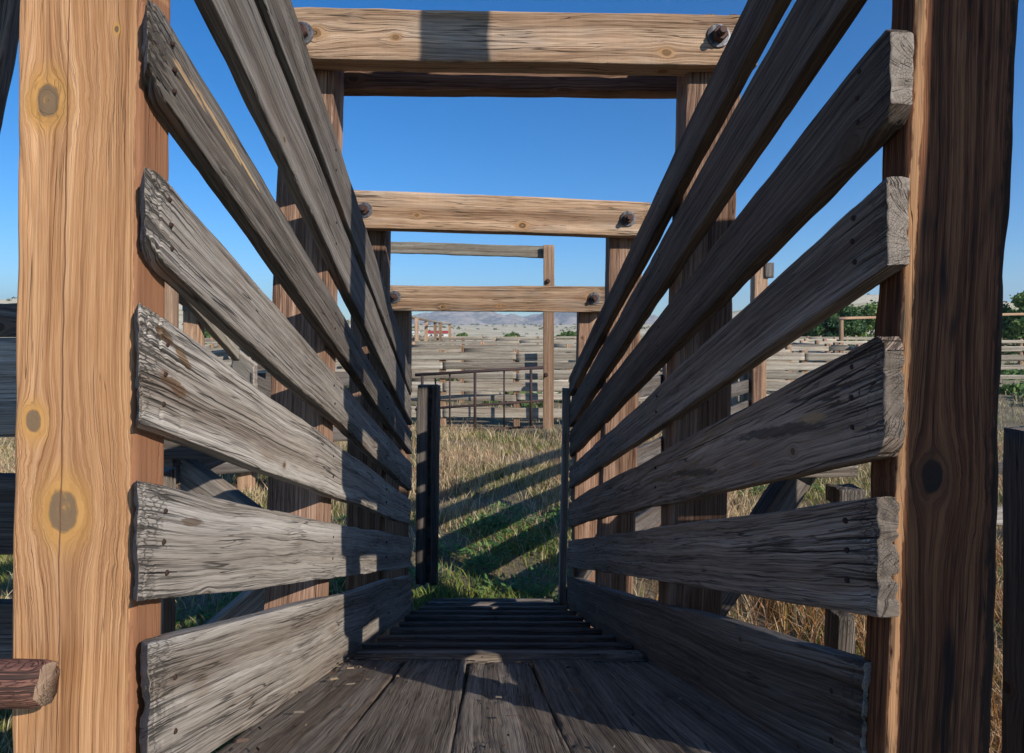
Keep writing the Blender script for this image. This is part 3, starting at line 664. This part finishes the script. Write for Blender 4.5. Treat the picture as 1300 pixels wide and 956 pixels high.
# single tall post seen between the right rails
tp = thing('tall_post', 'single tall weathered post with a block at its top, seen between the right rails', 'post', P(962, 640, 9.4))
stick('post', P(960, 640, 9.4), P(964, 333, 9.4), .20, .17, [FARB, EGB], tp, up=Vector((1, 0, 0)), nx=50)
stick('block', P(975, 353, 9.35), P(975, 334, 9.35), .13, .12, [GREYD, EG], tp, up=Vector((1, 0, 0)), nx=8)
stick('plank', P(946, 590, 9.6), P(946, 436, 9.6), .17, .05, [FAR, EG], tp, up=Vector((1, 0, 0)), nx=20)
stick('plank', P(930, 590, 9.6), P(930, 452, 9.6), .15, .05, [FAR, EG], tp, up=Vector((1, 0, 0)), nx=20)

# low rail fence at the far right edge and wing rails at the left edge
lf = thing('side_fence', 'shaded low rail fence at the right edge beyond the dark post', 'fence', P(1240, 700, 6))
for y, w, m in ((594, .10, GREYD), (655, .16, GREY), (705, .17, GREYD), (780, .10, GREYD)):
    stick('board', P(1120, y+3, 6.0), P(1430, y-3, 5.8), w, .05, [m, EG], lf, nx=30)
for x in (1160, 1400): stick('post', P(x, 720, 6.1), P(x, 560, 6.1), .16, .14, [POSTB, EGB], lf, up=Vector((1, 0, 0)), nx=20)
rp = thing('side_post', 'slim grey post rising into the lower right corner', 'post', P(1296, 1300, 1.9))
stick('post', P(1300, 1310, 1.9), P(1306, 545, 1.9), .075, .10, [GREYD, EG], rp, up=Vector((1, 0, 0)), nx=50)
wf = thing('wing_rails', 'dark weathered wing rails at the left edge beside the orange post', 'fence', P(-30, 1000, 1.75))
for y0, y1, yb, m in ((386, 384, 44, GREYD), (432, 428, 128, GREY), (600, 600, 100, GREYD), (760, 760, 90, GREYD)):
    stick('rail', P(-260, y0+yb/2+2, 1.75), P(60, y1+yb/2, 1.85), yb/F*1.8, .045, [m, EG], wf, nx=50)
stick('post', P(-60, 1100, 1.86), P(-60, 330, 1.86), .15, .14, [POSTB, EGB], wf, up=Vector((1, 0, 0)), nx=40)
stick('brace', P(-60, 330, 1.80), P(22, -120, 1.5), .09, .05, [GREYD, EG], wf, up=Vector((1, 0, 0)), nx=40)

# brace frame seen through the left rails
bf = thing('brace_frame', 'old timber frame with a leaning pole brace, seen between the left rails', 'frame', P(245, 700, 6.6))
stick('post', P(213, 700, 6.0), P(214, 350, 6.0), .135, .13, [FARB, EGB], bf, up=Vector((1, 0, 0)), nx=40)
stick('post', P(246, 690, 6.6), P(246, 392, 6.6), .16, .15, [FARB, EGB], bf, up=Vector((1, 0, 0)), nx=40)
stick('post', P(313, 640, 8.2), P(313, 420, 8.2), .18, .15, [FARB, EGB], bf, up=Vector((1, 0, 0)), nx=30)
stick('cross_rail', P(232, 388, 6.55), P(352, 402, 6.9), .11, .10, [FAR, EG], bf, nx=50, wob=.02)
stick('pole_brace', P(211, 344, 6.1), P(300, 450, 6.9), .11, .10, [FAR, EG], bf, nx=50, wob=.02)
stick('pole_brace', P(214, 372, 6.3), P(240, 388, 6.6), .05, .05, [FAR, EG], bf, nx=20)
stick('cross_rail', P(270, 452, 7.4), P(326, 446, 7.5), .12, .12, [FAR, EG], bf, nx=30)
for i, (a, b, w, m, lb) in enumerate([((296, 455, 7.2), (325, 480, 7.0), .26, FAR, 'pale broken board leaning on the pen corner behind the left rails'), ((310, 464, 7.6), (352, 460, 7.8), .16, GREYD, 'dark board stub lying level behind the left rails'), ((318, 484, 7.0), (352, 500, 7.2), .18, GREYD, 'dark lower board wedged behind the left rails')]):
    o = stick('loose_board', P(*a), P(*b), w, .05, [m, EG], None, nx=16); tag(o, lb, 'board', 'loose boards behind the left wall')
# nearby left board fence (dark, low)
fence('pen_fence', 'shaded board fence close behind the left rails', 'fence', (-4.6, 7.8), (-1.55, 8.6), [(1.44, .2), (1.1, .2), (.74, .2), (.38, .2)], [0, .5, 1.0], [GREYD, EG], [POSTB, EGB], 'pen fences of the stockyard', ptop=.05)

# frame of tall posts in the distance
tf = thing('pole_frame', 'distant row of tall tan posts joined by a rail along their tops', 'post frame', P(529, 470, 34))
for x, yt, Zz in ((529, 404, 34), (541, 408, 39), (552.5, 409, 42), (559, 410, 40), (571, 411, 47)):
    stick('post', Vector(((x-CX)/F*Zz, Zz, 0)), P(x, yt, Zz), .19, .18, [FARB, EGB], tf, up=Vector((1, 0, 0)), nx=12)
stick('cap_rail', P(515, 403, 33.8), P(572, 411, 47), .09, .15, [FAR, EG], tf, nx=20)
stick('cap_rail', P(522, 402, 34.2), P(560, 410, 40.2), .09, .15, [FAR, EG], tf, nx=20)
gf2 = thing('goal_shaped_frame', 'thin orange goal-shaped frame standing before the green tree on the right', 'gate frame', P(1068, 470, 30))
stick('post', P(1068, 475, 30), P(1068, 403, 30), .15, .15, [FARB, EGB], gf2, up=Vector((1, 0, 0)), nx=12)
stick('post', P(1330, 475, 31), P(1330, 400, 31), .15, .15, [FARB, EGB], gf2, up=Vector((1, 0, 0)), nx=12)
stick('crossbar', P(1064, 404, 29.9), P(1334, 398, 30.9), .12, .12, [FARB, EGB], gf2, nx=20)

# ------------------------------------------------------------------ far buildings
def plain(name, c, rough=.8):
    t = NT(name); tc = t.N('ShaderNodeTexCoord'); n = t.noise(tc.outputs['Object'], 3, 4)
    return t.fin(t.mix(n, tuple(v*.85 for v in c), tuple(min(1, v*1.1) for v in c)), n, .01, .4, rough)
WHITE = plain('white_paint', (.62, .62, .60)); REDR = plain('red_roof_metal', (.42, .06, .05)); GLASSD = plain('dark_window_glass', (.04, .05, .06), .2); SHEDR = plain('rusty_sheet', (.42, .2, .15))
def box(name, c, s, mat, parent=None, rz=0):
    x, y, z = s[0]/2, s[1]/2, s[2]/2
    co = [(i*x, j*y, k*z) for i in (-1, 1) for j in (-1, 1) for k in (-1, 1)]
    fs = [(0, 1, 3, 2), (4, 6, 7, 5), (0, 4, 5, 1), (2, 3, 7, 6), (0, 2, 6, 4), (1, 5, 7, 3)]
    return mesh_obj(name, co, fs, mat, parent, Matrix.Translation(Vector(c)) @ Matrix.Rotation(rz, 4, 'Z'), False)
def house(name, label, x, Z, w, d, h, roofm, zb):
    X = (x-CX)/F*Z
    t = thing(name, label, 'building', (X, Z, zb))
    wl = box('wall', (X, Z, zb+h/2), (w, d, h), WHITE, t)
    rh = h*.45
    co = [(-w/2-.4, -d/2-.4, 0), (w/2+.4, -d/2-.4, 0), (w/2+.4, d/2+.4, 0), (-w/2-.4, d/2+.4, 0), (-w/2-.4, 0, rh), (w/2+.4, 0, rh),
          (-w/2-.4, -d/2-.4, -.15), (w/2+.4, -d/2-.4, -.15), (w/2+.4, d/2+.4, -.15), (-w/2-.4, d/2+.4, -.15)]
    fs = [(0, 1, 5, 4), (2, 3, 4, 5), (0, 4, 3), (1, 2, 5), (6, 7, 1, 0), (7, 8, 2, 1), (8, 9, 3, 2), (9, 6, 0, 3), (9, 8, 7, 6)]
    mesh_obj('roof', co, fs, roofm, t, Matrix.Translation((X, Z, zb+h+.16)), False)
    for q in (-.3, 0, .3): box('window', (X+q*w, Z-d/2-.03, zb+h*.55), (w*.1, .08, h*.35), GLASSD, t)
    return t
def terr(x, y):
    r = np.sqrt(np.asarray(x)**2+np.asarray(y)**2)
    s = np.clip((r-90)/1400, 0, 1); s = s*s*(3-2*s)
    z = 15*s
    z = z + np.clip((r-120)/500, 0, 1)*1.6*fbm(np.asarray(x)*.006, np.asarray(y)*.006, 0, 501, 3)
    # low tan hill on the right and one on the left
    z = z + 19*np.exp(-(((x-190)/95)**2+((y-330)/100)**2)) + 22*np.exp(-(((x+260)/140)**2+((y-420)/120)**2))
    return z
def tz(x, Z): X = (x-CX)/F*Z; return float(terr(X, Z))
house('ranch_building', 'small distant white building with a red roof beyond the tall tan posts', 556, 190, 5.6, 5, 1.3, REDR, tz(556, 190))
house('white_shed', 'tiny white shed left of the red-roofed building', 524, 200, 3.6, 3, 1.2, WHITE, tz(524, 200))
tr = thing('feed_trough', 'long low rusty red feed trough beyond the pens', 'trough', P(611, 445, 60))
box('tank', Vector(((611-CX)/F*58, 58, .55)), (2.4, .9, .6), SHEDR, tr)
for q in (-.9, .9): box('leg', Vector(((611-CX)/F*58+q, 58, .12)), (.12, .7, .24), FAR, tr)

# ------------------------------------------------------------------ ground, hills
def ground_mat():
    t = NT('dry_ground'); tc = t.N('ShaderNodeTexCoord'); ob = tc.outputs['Object']
    a = t.noise(ob, .35, 5); b = t.noise(ob, 3.1, 6, .7); c = t.noise(ob, 28, 4, .7); d = t.noise(ob, .035, 5, .6); e = t.noise(ob, .11, 5, .7)
    near = t.mix(t.sm(b, .35, .65), (.17, .125, .07), (.115, .10, .05)); near = t.mix(t.sm(c, .3, .7), near, (.24, .19, .12))
    far = t.mix(t.sm(e, .45, .62), (.62, .52, .35), (.40, .36, .21)); far = t.mix(t.sm(d, .42, .6), far, (.68, .59, .42))
    far = t.mix(t.M('MULTIPLY', t.sm(t.noise(ob, .5, 4, .7), .56, .66), .7), far, (.16, .18, .09))
    sp = t.N('ShaderNodeSeparateXYZ'); t.L(ob, sp.inputs[0])
    f = t.sm(t.M('ADD', sp.outputs[1], t.M('MULTIPLY', a, 14)), 18, 60)
    return t.fin(t.mix(f, near, far), t.M('ADD', b, t.M('MULTIPLY', c, .4)), .05, .8, .95)
GM = ground_mat()
xs = np.concatenate([-np.geomspace(7000, 6, 90), np.linspace(-5.5, 5.5, 45), np.geomspace(6, 7000, 90)])
ys = np.concatenate([-np.geomspace(200, 3, 15), np.linspace(-2, 16, 73), np.geomspace(16.3, 7000, 170)])
GX, GY = np.meshgrid(xs, ys)
def small(x, y): return .05*fbm(x*.5, y*.5, 0, 77, 3)*np.exp(-(np.sqrt(x*x+y*y)/60)**2)
GZ = terr(GX, GY)+small(GX, GY)-.0
def gz(x, y): return terr(x, y)+small(x, y)
n1, n2 = GX.shape; I = np.arange(n1*n2).reshape(n1, n2)
fq = np.stack([I[:-1, :-1], I[:-1, 1:], I[1:, 1:], I[1:, :-1]], -1).reshape(-1, 4)
g = mesh_obj('ground', np.stack([GX, GY, GZ], -1).reshape(-1, 3), fq, GM); tag(g, kind='structure')

def hills(name, y0, y1, x0, x1, prof, col, seed, nx=420, ny=60, base=20):
    X, Y = np.meshgrid(np.linspace(x0, x1, nx), np.linspace(y0, y1, ny))
    v = (Y-y0)/(y1-y0); env = np.sin(np.clip(v, 0, 1)*math.pi)**.8
    pxs = CX+X/((y0+y1)/2)*F
    H = np.interp(pxs, [p[0] for p in prof], [p[1] for p in prof])     # height above eye in picture px
    top = (H*.86/F)*(y0+y1)/2
    rid = fbm(X*.0016, Y*.0016, 0, seed, 5); rid2 = 1-np.abs(fbm(X*.0035, Y*.003, 3, seed+9, 4))
    Zh = base*0 + (top+EYE)*env*(1+.22*rid-.6*(1-rid2)) - 15*(1-env)
    n1, n2 = X.shape; I = np.arange(n1*n2).reshape(n1, n2)
    fq = np.stack([I[:-1, :-1], I[:-1, 1:], I[1:, 1:], I[1:, :-1]], -1).reshape(-1, 4)
    t = NT(name+'_rock'); tc = t.N('ShaderNodeTexCoord'); nn = t.noise(tc.outputs['Object'], .006, 6, .65); n2_ = t.noise(tc.outputs['Object'], .03, 5, .7)
    m = t.fin(t.mix(t.sm(t.M('ADD', nn, t.M('SUBTRACT', n2_, .5)), .4, .62), col[0], col[1]), n2_, 8, .8, .95)
    o = mesh_obj(name, np.stack([X, Y, Zh], -1).reshape(-1, 3), fq, m); tag(o, kind='structure'); return o
hills('mountains', 3600, 5600, -7000, 7500, [(-400, 18), (150, 22), (230, 20), (330, 22), (430, 18), (520, 21), (560, 25), (620, 33), (660, 28), (700, 35), (760, 32), (850, 22), (960, 20), (1040, 27), (1120, 28), (1250, 22), (1700, 18)], ((.50, .43, .35), (.25, .24, .19)), 611)
hills('foothills', 1900, 2700, -3600, 3800, [(-400, 8), (200, 10), (400, 8), (560, 9), (640, 11), (720, 6), (800, 6), (1000, 9), (1300, 11), (1700, 8)], ((.46, .38, .27), (.15, .16, .09)), 677)

# ------------------------------------------------------------------ grass (mass of blades, one object)
def blade_mat(name):
    t = NT(name); a = t.N('ShaderNodeAttribute'); a.attribute_name = 'tint'; a.attribute_type = 'GEOMETRY'
    m = t.fin(a.outputs['Color'], None, rough=.7)
    tr = t.N('ShaderNodeBsdfTranslucent'); t.L(a.outputs['Color'], tr.inputs[0]); mx = t.N('ShaderNodeMixShader'); mx.inputs[0].default_value = .3
    t.L(t.b.outputs[0], mx.inputs[1]); t.L(tr.outputs[0], mx.inputs[2]); out = t.n['Material Output']; t.L(mx.outputs[0], out.inputs[0]); return m
BM = blade_mat('grass_blades')
def set_tint(o, c):
    at = o.data.attributes.new('tint', 'FLOAT_COLOR', 'POINT'); at.data.foreach_set('color', np.concatenate([c, np.ones((len(c), 1))], 1).astype(np.float32).ravel())
def grass(name, label, x, y, hgt, wid, tint, mat=BM, curl=.5):
    n = len(x); th = rng.uniform(0, 2*math.pi, n); z = gz(x, y)-.01
    dx = np.cos(th); dy = np.sin(th); lean = rng.uniform(.05, curl, n)*hgt; la = rng.uniform(0, 2*math.pi, n)
    lx = np.cos(la)*lean; ly = np.sin(la)*lean
    V = np.empty((n, 5, 3))
    for k, (s, wf_, lf_) in enumerate(((0, 1, 0), (0, -1, 0), (.55, .8, .35), (.55, -.8, .35), (1, 0, 1))):
        V[:, k, 0] = x+dx*wid*wf_/2+lx*lf_; V[:, k, 1] = y+dy*wid*wf_/2+ly*lf_; V[:, k, 2] = z+hgt*s*(1-.15*lf_)
    b = np.arange(n)[:, None]*5
    T = np.concatenate([b+np.array([[0, 1, 3]]), b+np.array([[0, 3, 2]]), b+np.array([[2, 3, 4]])], 0)
    o = mesh_obj(name, V.reshape(-1, 3), T, mat, None, None, False)
    tt = np.repeat(tint, 5, 0).reshape(-1, 5, 3); dry = tint[:, 0] > tint[:, 1]*1.1
    tt[dry, 4] *= np.array([.95, .62, .5]); tt[:, 0:2] *= .85
    set_tint(o, tt.reshape(-1, 3)); tag(o, label, 'grass', kind='stuff'); return o
def scatter(n, x0, x1, y0, y1, p=1.0):
    y = y0+(y1-y0)*rng.uniform(0, 1, n)**p; x = x0+(x1-x0)*rng.uniform(0, 1, n)
    return x, y
def field(n, fx, y0, y1, dens, p=1.4):
    # spread inside the view wedge |x| < y*fx + margin
    y = y0+(y1-y0)*rng.uniform(0, 1, n)**p; x = rng.uniform(-1, 1, n)*(y*fx+1.0)
    k = rng.uniform(0, 1, n) < dens(x, y); return x[k], y[k]
def gdens(x, y): return np.clip(.55+.9*fbm(x*1.3, y*1.3, 0, 31, 3), .10, 1)
def chuteclear(x, y): return ~((np.abs(x) < .75) & (y < 4.35))
x, y = field(300000, .85, 2.6, 13.0, gdens, 1.25); k = chuteclear(x, y); x, y = x[k], y[k]
gn = fbm(x*.8, y*.8, 0, 41, 3); rnd = rng.uniform(0, 1, len(x))
nearw = np.clip((8.5-y)/4.0, 0, 1)*.38
isg = ((rnd*.9+gn*.35) < (.27+nearw)) & ~((x > .9) & (y < 7) & (rng.uniform(0, 1, len(x)) < .75))
straw = np.array([.72, .58, .36])*rng.uniform(.55, 1.15, (len(x), 1))*np.array([1, 1, 1])+rng.uniform(-.02, .02, (len(x), 3))
red = np.array([.30, .16, .09])
straw = np.where(((x > 1.0) & (y < 6))[:, None] & (rng.uniform(0, 1, (len(x), 1)) < .6), np.array([[.48, .27, .10]])*rng.uniform(.7, 1.2, (len(x), 1)), straw)
straw = np.where((rng.uniform(0, 1, len(x)) < .16)[:, None], red*rng.uniform(.7, 1.2, (len(x), 1)), straw)
green = np.array([.17, .24, .06])*rng.uniform(.6, 1.35, (len(x), 1))*np.where(rng.uniform(0, 1, (len(x), 1)) < .4, np.array([[1.7, 1.25, 1.0]]), 1.0)
tint = np.clip(np.where(isg[:, None], green, straw), .01, 1)
hg = np.where(isg, rng.uniform(.05, .20, len(x)), rng.uniform(.07, .29, len(x))*np.where(rng.uniform(0, 1, len(x)) < .06, 1.5, 1))*np.clip(1+.35*fbm(x*.6, y*.6, 0, 91, 2), .5, 1.5)
grass('grass', 'mixed dry and green grass covering the yard around the chute', x, y, hg, rng.uniform(.003, .009, len(x))*(1+y*.05), tint, curl=1.0)
x2, y2 = field(60000, .95, 12.5, 42, gdens, 1.3); r2 = rng.uniform(0, 1, len(x2)); g2_ = r2 < .35
t2 = np.where(g2_[:, None], np.array([[.17, .22, .07]]), np.array([[.60, .50, .33]]))*rng.uniform(.6, 1.15, (len(x2), 1))
grass('pen_grass', 'short dry grass between the stock pens', x2, y2, rng.uniform(.06, .28, len(x2)), rng.uniform(.010, .022, len(x2)), t2, curl=1.0)
# broad-leaved weeds
def weeds(name, label, centres, nl, size, cols, spread, hmax):
    V = []; T = []; C = []
    for (cx, cy) in centres:
        r = spread*rng.uniform(.5, 1.2); m = int(nl*rng.uniform(.6, 1.3))
        for q in range(m):
            a = rng.uniform(0, 6.28); rr = r*math.sqrt(rng.uniform(0, 1)); px, py = cx+rr*math.cos(a), cy+rr*math.sin(a)
            pz = float(0)+rng.uniform(.02, hmax)*(1-.6*rr/r/1.2)
            s = size*rng.uniform(.5, 1.4); d = Vector((math.cos(a+rng.uniform(-.8, .8)), math.sin(a+rng.uniform(-.8, .8)), rng.uniform(-.2, .9))).normalized()
            w = d.cross(Vector((rng.uniform(-.4, .4), rng.uniform(-.4, .4), 1))).normalized(); p = Vector((px, py, pz)); b = len(V)
            V += [p, p+d*s*.5+w*s*.22, p+d*s, p+d*s*.5-w*s*.22]; T.append((b, b+1, b+2, b+3))
            c = np.array(cols[int(rng.integers(len(cols)))])*rng.uniform(.7, 1.3); C += [c]*4
    V = np.array([tuple(v) for v in V]); V[:, 2] += gz(V[:, 0], V[:, 1])
    o = mesh_obj(name, V, np.array(T), BM, None, None, False); set_tint(o, np.clip(np.array(C), 0, 1)); tag(o, label, 'weeds', kind='stuff'); return o
wc = [(rng.normal(.1, .5), rng.uniform(5.6, 7.4)) for _ in range(16)]+[(rng.uniform(-3.5, -1.0), rng.uniform(3.2, 7)) for _ in range(50)]+[(rng.uniform(1.5, 5), rng.uniform(4, 9)) for _ in range(16)]+[(rng.uniform(-.9, .7), rng.uniform(4.7, 5.6)) for _ in range(5)]
weeds('weeds', 'low green broad-leaved weeds among the grass', wc, 130, .055, [(.10, .22, .06), (.14, .27, .07), (.08, .17, .07), (.18, .27, .09)], .22, .16)
def litter(n):
    V = []; T = []; C = []
    for q in range(n):
        Zp_ = rng.uniform(1.0, 2.6) if q % 3 else rng.uniform(1.9, 2.25); X = rng.uniform(wallx(-1, Zp_)+.03, wallx(1, Zp_)-.03) if q % 2 else wallx(-1, Zp_)+.02+abs(rng.normal(0, .12))
        L = rng.uniform(.005, .028); w_ = rng.uniform(.0015, .005); a = rng.uniform(0, 6.28); zz = zfloor(Zp_)+.012
        d = Vector((math.cos(a), math.sin(a), -RAMP*math.sin(a)))*L/2; e = Vector((-math.sin(a), math.cos(a), 0))*w_/2; u = Vector((0, 0, rng.uniform(.002, .005))); p = Vector((X, Zp_, zz)); b = len(V)
        V += [p-d-e, p-d+e, p+d*.8+e, p+d-e, p-d*.8+u, p+d*.7+u]
        T += [(b, b+4, b+1), (b, b+3, b+5, b+4), (b+1, b+4, b+5, b+2), (b+2, b+5, b+3), (b, b+1, b+2, b+3)]
        c = np.array([(.30, .23, .15), (.13, .085, .06), (.24, .20, .16), (.09, .06, .045)][int(rng.integers(4))]); C += [c]*6
    o = mesh_obj('litter', [tuple(v) for v in V], T, BM, None, None, False); set_tint(o, np.array(C)); tag(o, 'wood chips and straw bits scattered on the deck boards', 'litter', kind='stuff')
litter(70)
# scrub on the plain: one mass
def scrub(name, label, n, y0, y1, fx, r0, r1, cols, leaves, p=1.0, dens=None):
    y = y0*(y1/y0)**rng.uniform(0, 1, n); x = rng.uniform(-1, 1, n)*y*fx
    if dens is not None: k = rng.uniform(0, 1, n) < dens(x, y); x, y = x[k], y[k]
    n = len(x); R = rng.uniform(r0, r1, n)*(.5+y/480)
    m = leaves
    u = rng.normal(0, 1, (n, m, 3)); u /= np.linalg.norm(u, axis=2, keepdims=True); u *= rng.uniform(.35, 1, (n, m, 1))**.5; u[..., 2] = np.abs(u[..., 2])*.8
    c = np.stack([x, y, gz(x, y)], -1)[:, None, :]+u*R[:, None, None]*(1+.4*rng.normal(0, 1, (n, m, 1))*.4)
    s = (R[:, None, None]*rng.uniform(.12, .3, (n, m, 1)))
    d = rng.normal(0, 1, (n, m, 3)); d /= np.linalg.norm(d, axis=2, keepdims=True); e = np.cross(d, rng.normal(0, 1, (n, m, 3))); e /= np.linalg.norm(e, axis=2, keepdims=True)
    V = np.stack([c-d*s, c+e*s*.7, c+d*s, c-e*s*.7], 2).reshape(-1, 3)
    T = np.arange(len(V)).reshape(-1, 4)
    cc = np.array(cols)[rng.integers(len(cols), size=n)]*rng.uniform(.7, 1.3, (n, 1)); C = np.repeat(cc, m*4, 0)*np.repeat(rng.uniform(.75, 1.25, (n*m, 1)), 4, 0)
    o = mesh_obj(name, V, T, BM, None, None, False); set_tint(o, np.clip(C, 0, 1)); tag(o, label, 'scrub', kind='stuff'); return o
scrub('sagebrush', 'sagebrush and green scrub scattered over the pale plain', 3600, 75, 1500, 1.0, .3, 1.3, [(.08, .14, .05), (.12, .17, .07), (.05, .10, .04), (.18, .20, .10)], 45, dens=lambda a, b: np.clip(.5+1.3*fbm(a*.02, b*.008, 0, 12, 3), .08, 1))
scrub('yard_weeds', 'green weeds growing between the pens', 260, 17, 60, .95, .5, 1.1, [(.12, .19, .06), (.09, .15, .05), (.22, .22, .1)], 120)

# trees
def tree(name, label, X, Y, H, W, cols, seed, n=9000, group='green trees beyond the pens', leaf=.16, trunk_h=.2):
    r = np.random.default_rng(seed); zb = float(gz(np.array(X), np.array(Y)))
    t = thing(name, label, 'tree', (X, Y, zb), group)
    base = Vector((X, Y, zb)); pts = [base+Vector((0, 0, -.2)), base+Vector((.06*W, 0, H*.3)), base+Vector((-.03*W, .02, H*.6)), base+Vector((0, 0, H*.88))]
    co, fs = tube(pts, [.035*H, .025*H, .014*H, .004*H], 8)
    lobes = []
    for k in range(26):
        a = r.uniform(0, 6.28); hh = r.uniform(trunk_h, .97); rad = W/2*math.sin(min(1, (1-hh)*1.25+.12)*math.pi*.6)*r.uniform(.35, 1.0)
        c = base+Vector((math.cos(a)*rad, math.sin(a)*rad, H*hh)); lobes.append((c, r.uniform(.10, .2)*W))
        st = base+Vector((0, 0, H*max(.12, hh-.22))); o2 = len(co); c2, f2 = tube([st, st.lerp(c, .5)+Vector((0, 0, -.02*H)), c], [.009*H, .006*H, .002*H], 5)
        co += c2; fs += [tuple(i+o2 for i in f) for f in f2]
    bark = wood_bark
    mesh_obj('trunk', co, fs, bark, t)
    per = n//len(lobes); V = []; C = []
    for (c, R) in lobes:
        u = r.normal(0, 1, (per, 3)); u /= np.linalg.norm(u, axis=1, keepdims=True); u *= r.uniform(.2, 1.15, (per, 1))**.6; u[:, 2] *= .75
        q = np.array(c)+u*R*(1+.35*fbm(u[:, :1]*3, u[:, 1:2]*3, u[:, 2:3]*3, seed, 2)); s = leaf*r.uniform(.5, 1.3, (per, 1))
        d = r.normal(0, 1, (per, 3)); d /= np.linalg.norm(d, axis=1, keepdims=True); e = np.cross(d, r.normal(0, 1, (per, 3))); e /= np.linalg.norm(e, axis=1, keepdims=True)
        V.append(np.stack([q-d*s, q+e*s*.6, q+d*s, q-e*s*.6], 1).reshape(-1, 3))
        cc = np.array(cols[int(r.integers(len(cols)))]); C.append(np.repeat(cc*r.uniform(.6, 1.35, (per, 1)), 4, 0))
    V = np.vstack(V); o = mesh_obj('crown', V, np.arange(len(V)).reshape(-1, 4), BM, t, None, False); set_tint(o, np.clip(np.vstack(C), 0, 1))
    return t
wood_bark = plain('bark', (.12, .09, .065), .9)
G1 = [(.09, .16, .06), (.12, .20, .07), (.06, .12, .055)]; G2 = [(.17, .25, .08), (.20, .29, .09), (.12, .19, .065)]
def TX(x, Z): return (x-CX)/F*Z
for (x, Z, H, W, c, lb, tl) in [
    (1050, 52, 3.5, 3.0, G1, 'dark pointed evergreen left of the goal-shaped frame', .1), (1066, 56, 5.0, 4.6, G1, 'tallest dark green tree behind the goal-shaped frame', .1),
    (1096, 58, 4.4, 5.5, G2, 'lighter rounded tree partly hidden by the dark near post', .1), (1030, 60, 2.5, 4.5, G2, 'low bright green bush left of the evergreens', .05),
    (1000, 64, 2.2, 5.5, G2, 'wide low green bush under the tan hill', .05), (975, 60, 2.1, 4, G2, 'small green bush right of the single tall post', .05),
    (1300, 44, 4.6, 4.6, G2, 'green tree at the right edge beyond the fence', .1), (1275, 50, 3.6, 4, G1, 'dark shrub between the dark post and the right edge tree', .05)]:
    tree('tree' if H > 3 else 'bush', lb, TX(x, Z), Z, H, W, c, int(x), trunk_h=tl, n=9000 if H > 3 else 5000)
for (x, Z, H, W, lb) in [(262, 48, 2.2, 5, 'green bush seen left of the leaning pole brace'), (290, 62, 2.4, 6, 'green bush seen right of the leaning pole brace'), (742, 130, 1.8, 5, 'distant dark bush at the right end of the far crossbeam'), (722, 120, 1.6, 4, 'distant round bush just right of the tall gate-frame post'), (588, 150, 1.4, 3, 'distant bush right of the red-roofed building'), (650, 140, 1.5, 3.4, 'distant bush in the middle of the plain')]:
    tree('bush', lb, TX(x, Z), Z, H, W, G2, int(x*3), trunk_h=.05, n=3500, group='bushes on the plain', leaf=.2)

# ------------------------------------------------------------------ air
t = NT('haze_air'); t.n.remove(t.b); pv = t.N('ShaderNodeVolumePrincipled'); pv.inputs['Density'].default_value = .00015; pv.inputs['Color'].default_value = (.72, .84, 1, 1)
pv.inputs['Anisotropy'].default_value = .2
t.L(pv.outputs[0], t.n['Material Output'].inputs['Volume'])
hz = box('haze', (0, 2900, 190), (15600, 8400, 410), t.m); tag(hz, kind='stuff', label='thin bluish air haze over the whole plain', cat='haze')

# ------------------------------------------------------------------ light
w = bpy.data.worlds.new('World'); S.world = w; w.use_nodes = True; nt = w.node_tree
sky = nt.nodes.new('ShaderNodeTexSky'); sky.sky_type = 'NISHITA'; sky.sun_disc = False
el = math.atan(SUN_T); sky.sun_elevation = el
travel = Vector((-math.sin(SUN_AZ), math.cos(SUN_AZ), -SUN_T)).normalized()
tow = -travel; az = math.atan2(tow.x, tow.y)          # compass-like, clockwise from +Y
sky.sun_rotation = az; sky.altitude = 1700; sky.air_density = 1.0; sky.dust_density = .7; sky.ozone_density = 2.2
hs = nt.nodes.new('ShaderNodeHueSaturation'); hs.inputs['Saturation'].default_value = 1.4
bg = nt.nodes['Background']; nt.links.new(sky.outputs[0], hs.inputs['Color']); tn = nt.nodes.new('ShaderNodeMix'); tn.data_type = 'RGBA'; tn.blend_type = 'MULTIPLY'; tn.inputs[0].default_value = 1; tn.inputs[7].default_value = (1.12, 1.38, 1.55, 1)
nt.links.new(hs.outputs[0], tn.inputs[6]); nt.links.new(tn.outputs[2], bg.inputs[0]); bg.inputs[1].default_value = .092
sl = bpy.data.lights.new('Sun', 'SUN'); sl.energy = 5.0; sl.angle = math.radians(.5); sl.color = (1, .93, .83)
so = bpy.data.objects.new('Sun', sl); COL.objects.link(so); so.rotation_euler = travel.to_track_quat('-Z', 'Y').to_euler(); so.location = (5, -5, 8)

cam = bpy.data.cameras.new('Camera'); co_ = bpy.data.objects.new('Camera', cam); COL.objects.link(co_)
co_.location = (0, 0, EYE); co_.rotation_euler = (math.pi/2, 0, 0)
cam.sensor_width = 36; cam.sensor_fit = 'HORIZONTAL'; cam.lens = F/1300*36; cam.shift_y = -(478-CY)/1300; cam.clip_start = .02; cam.clip_end = 30000
S.camera = co_
S.view_settings.view_transform = 'Standard'; S.view_settings.look = 'None'; S.view_settings.exposure = .15; S.view_settings.gamma = 1
S.render.engine = 'CYCLES'; S.cycles.volume_bounces = 0; S.cycles.max_bounces = 4; S.cycles.diffuse_bounces = 3; S.cycles.use_adaptive_sampling = True; S.cycles.adaptive_threshold = .02
for o in bpy.data.objects:
    if '_w' in o: del o['_w']
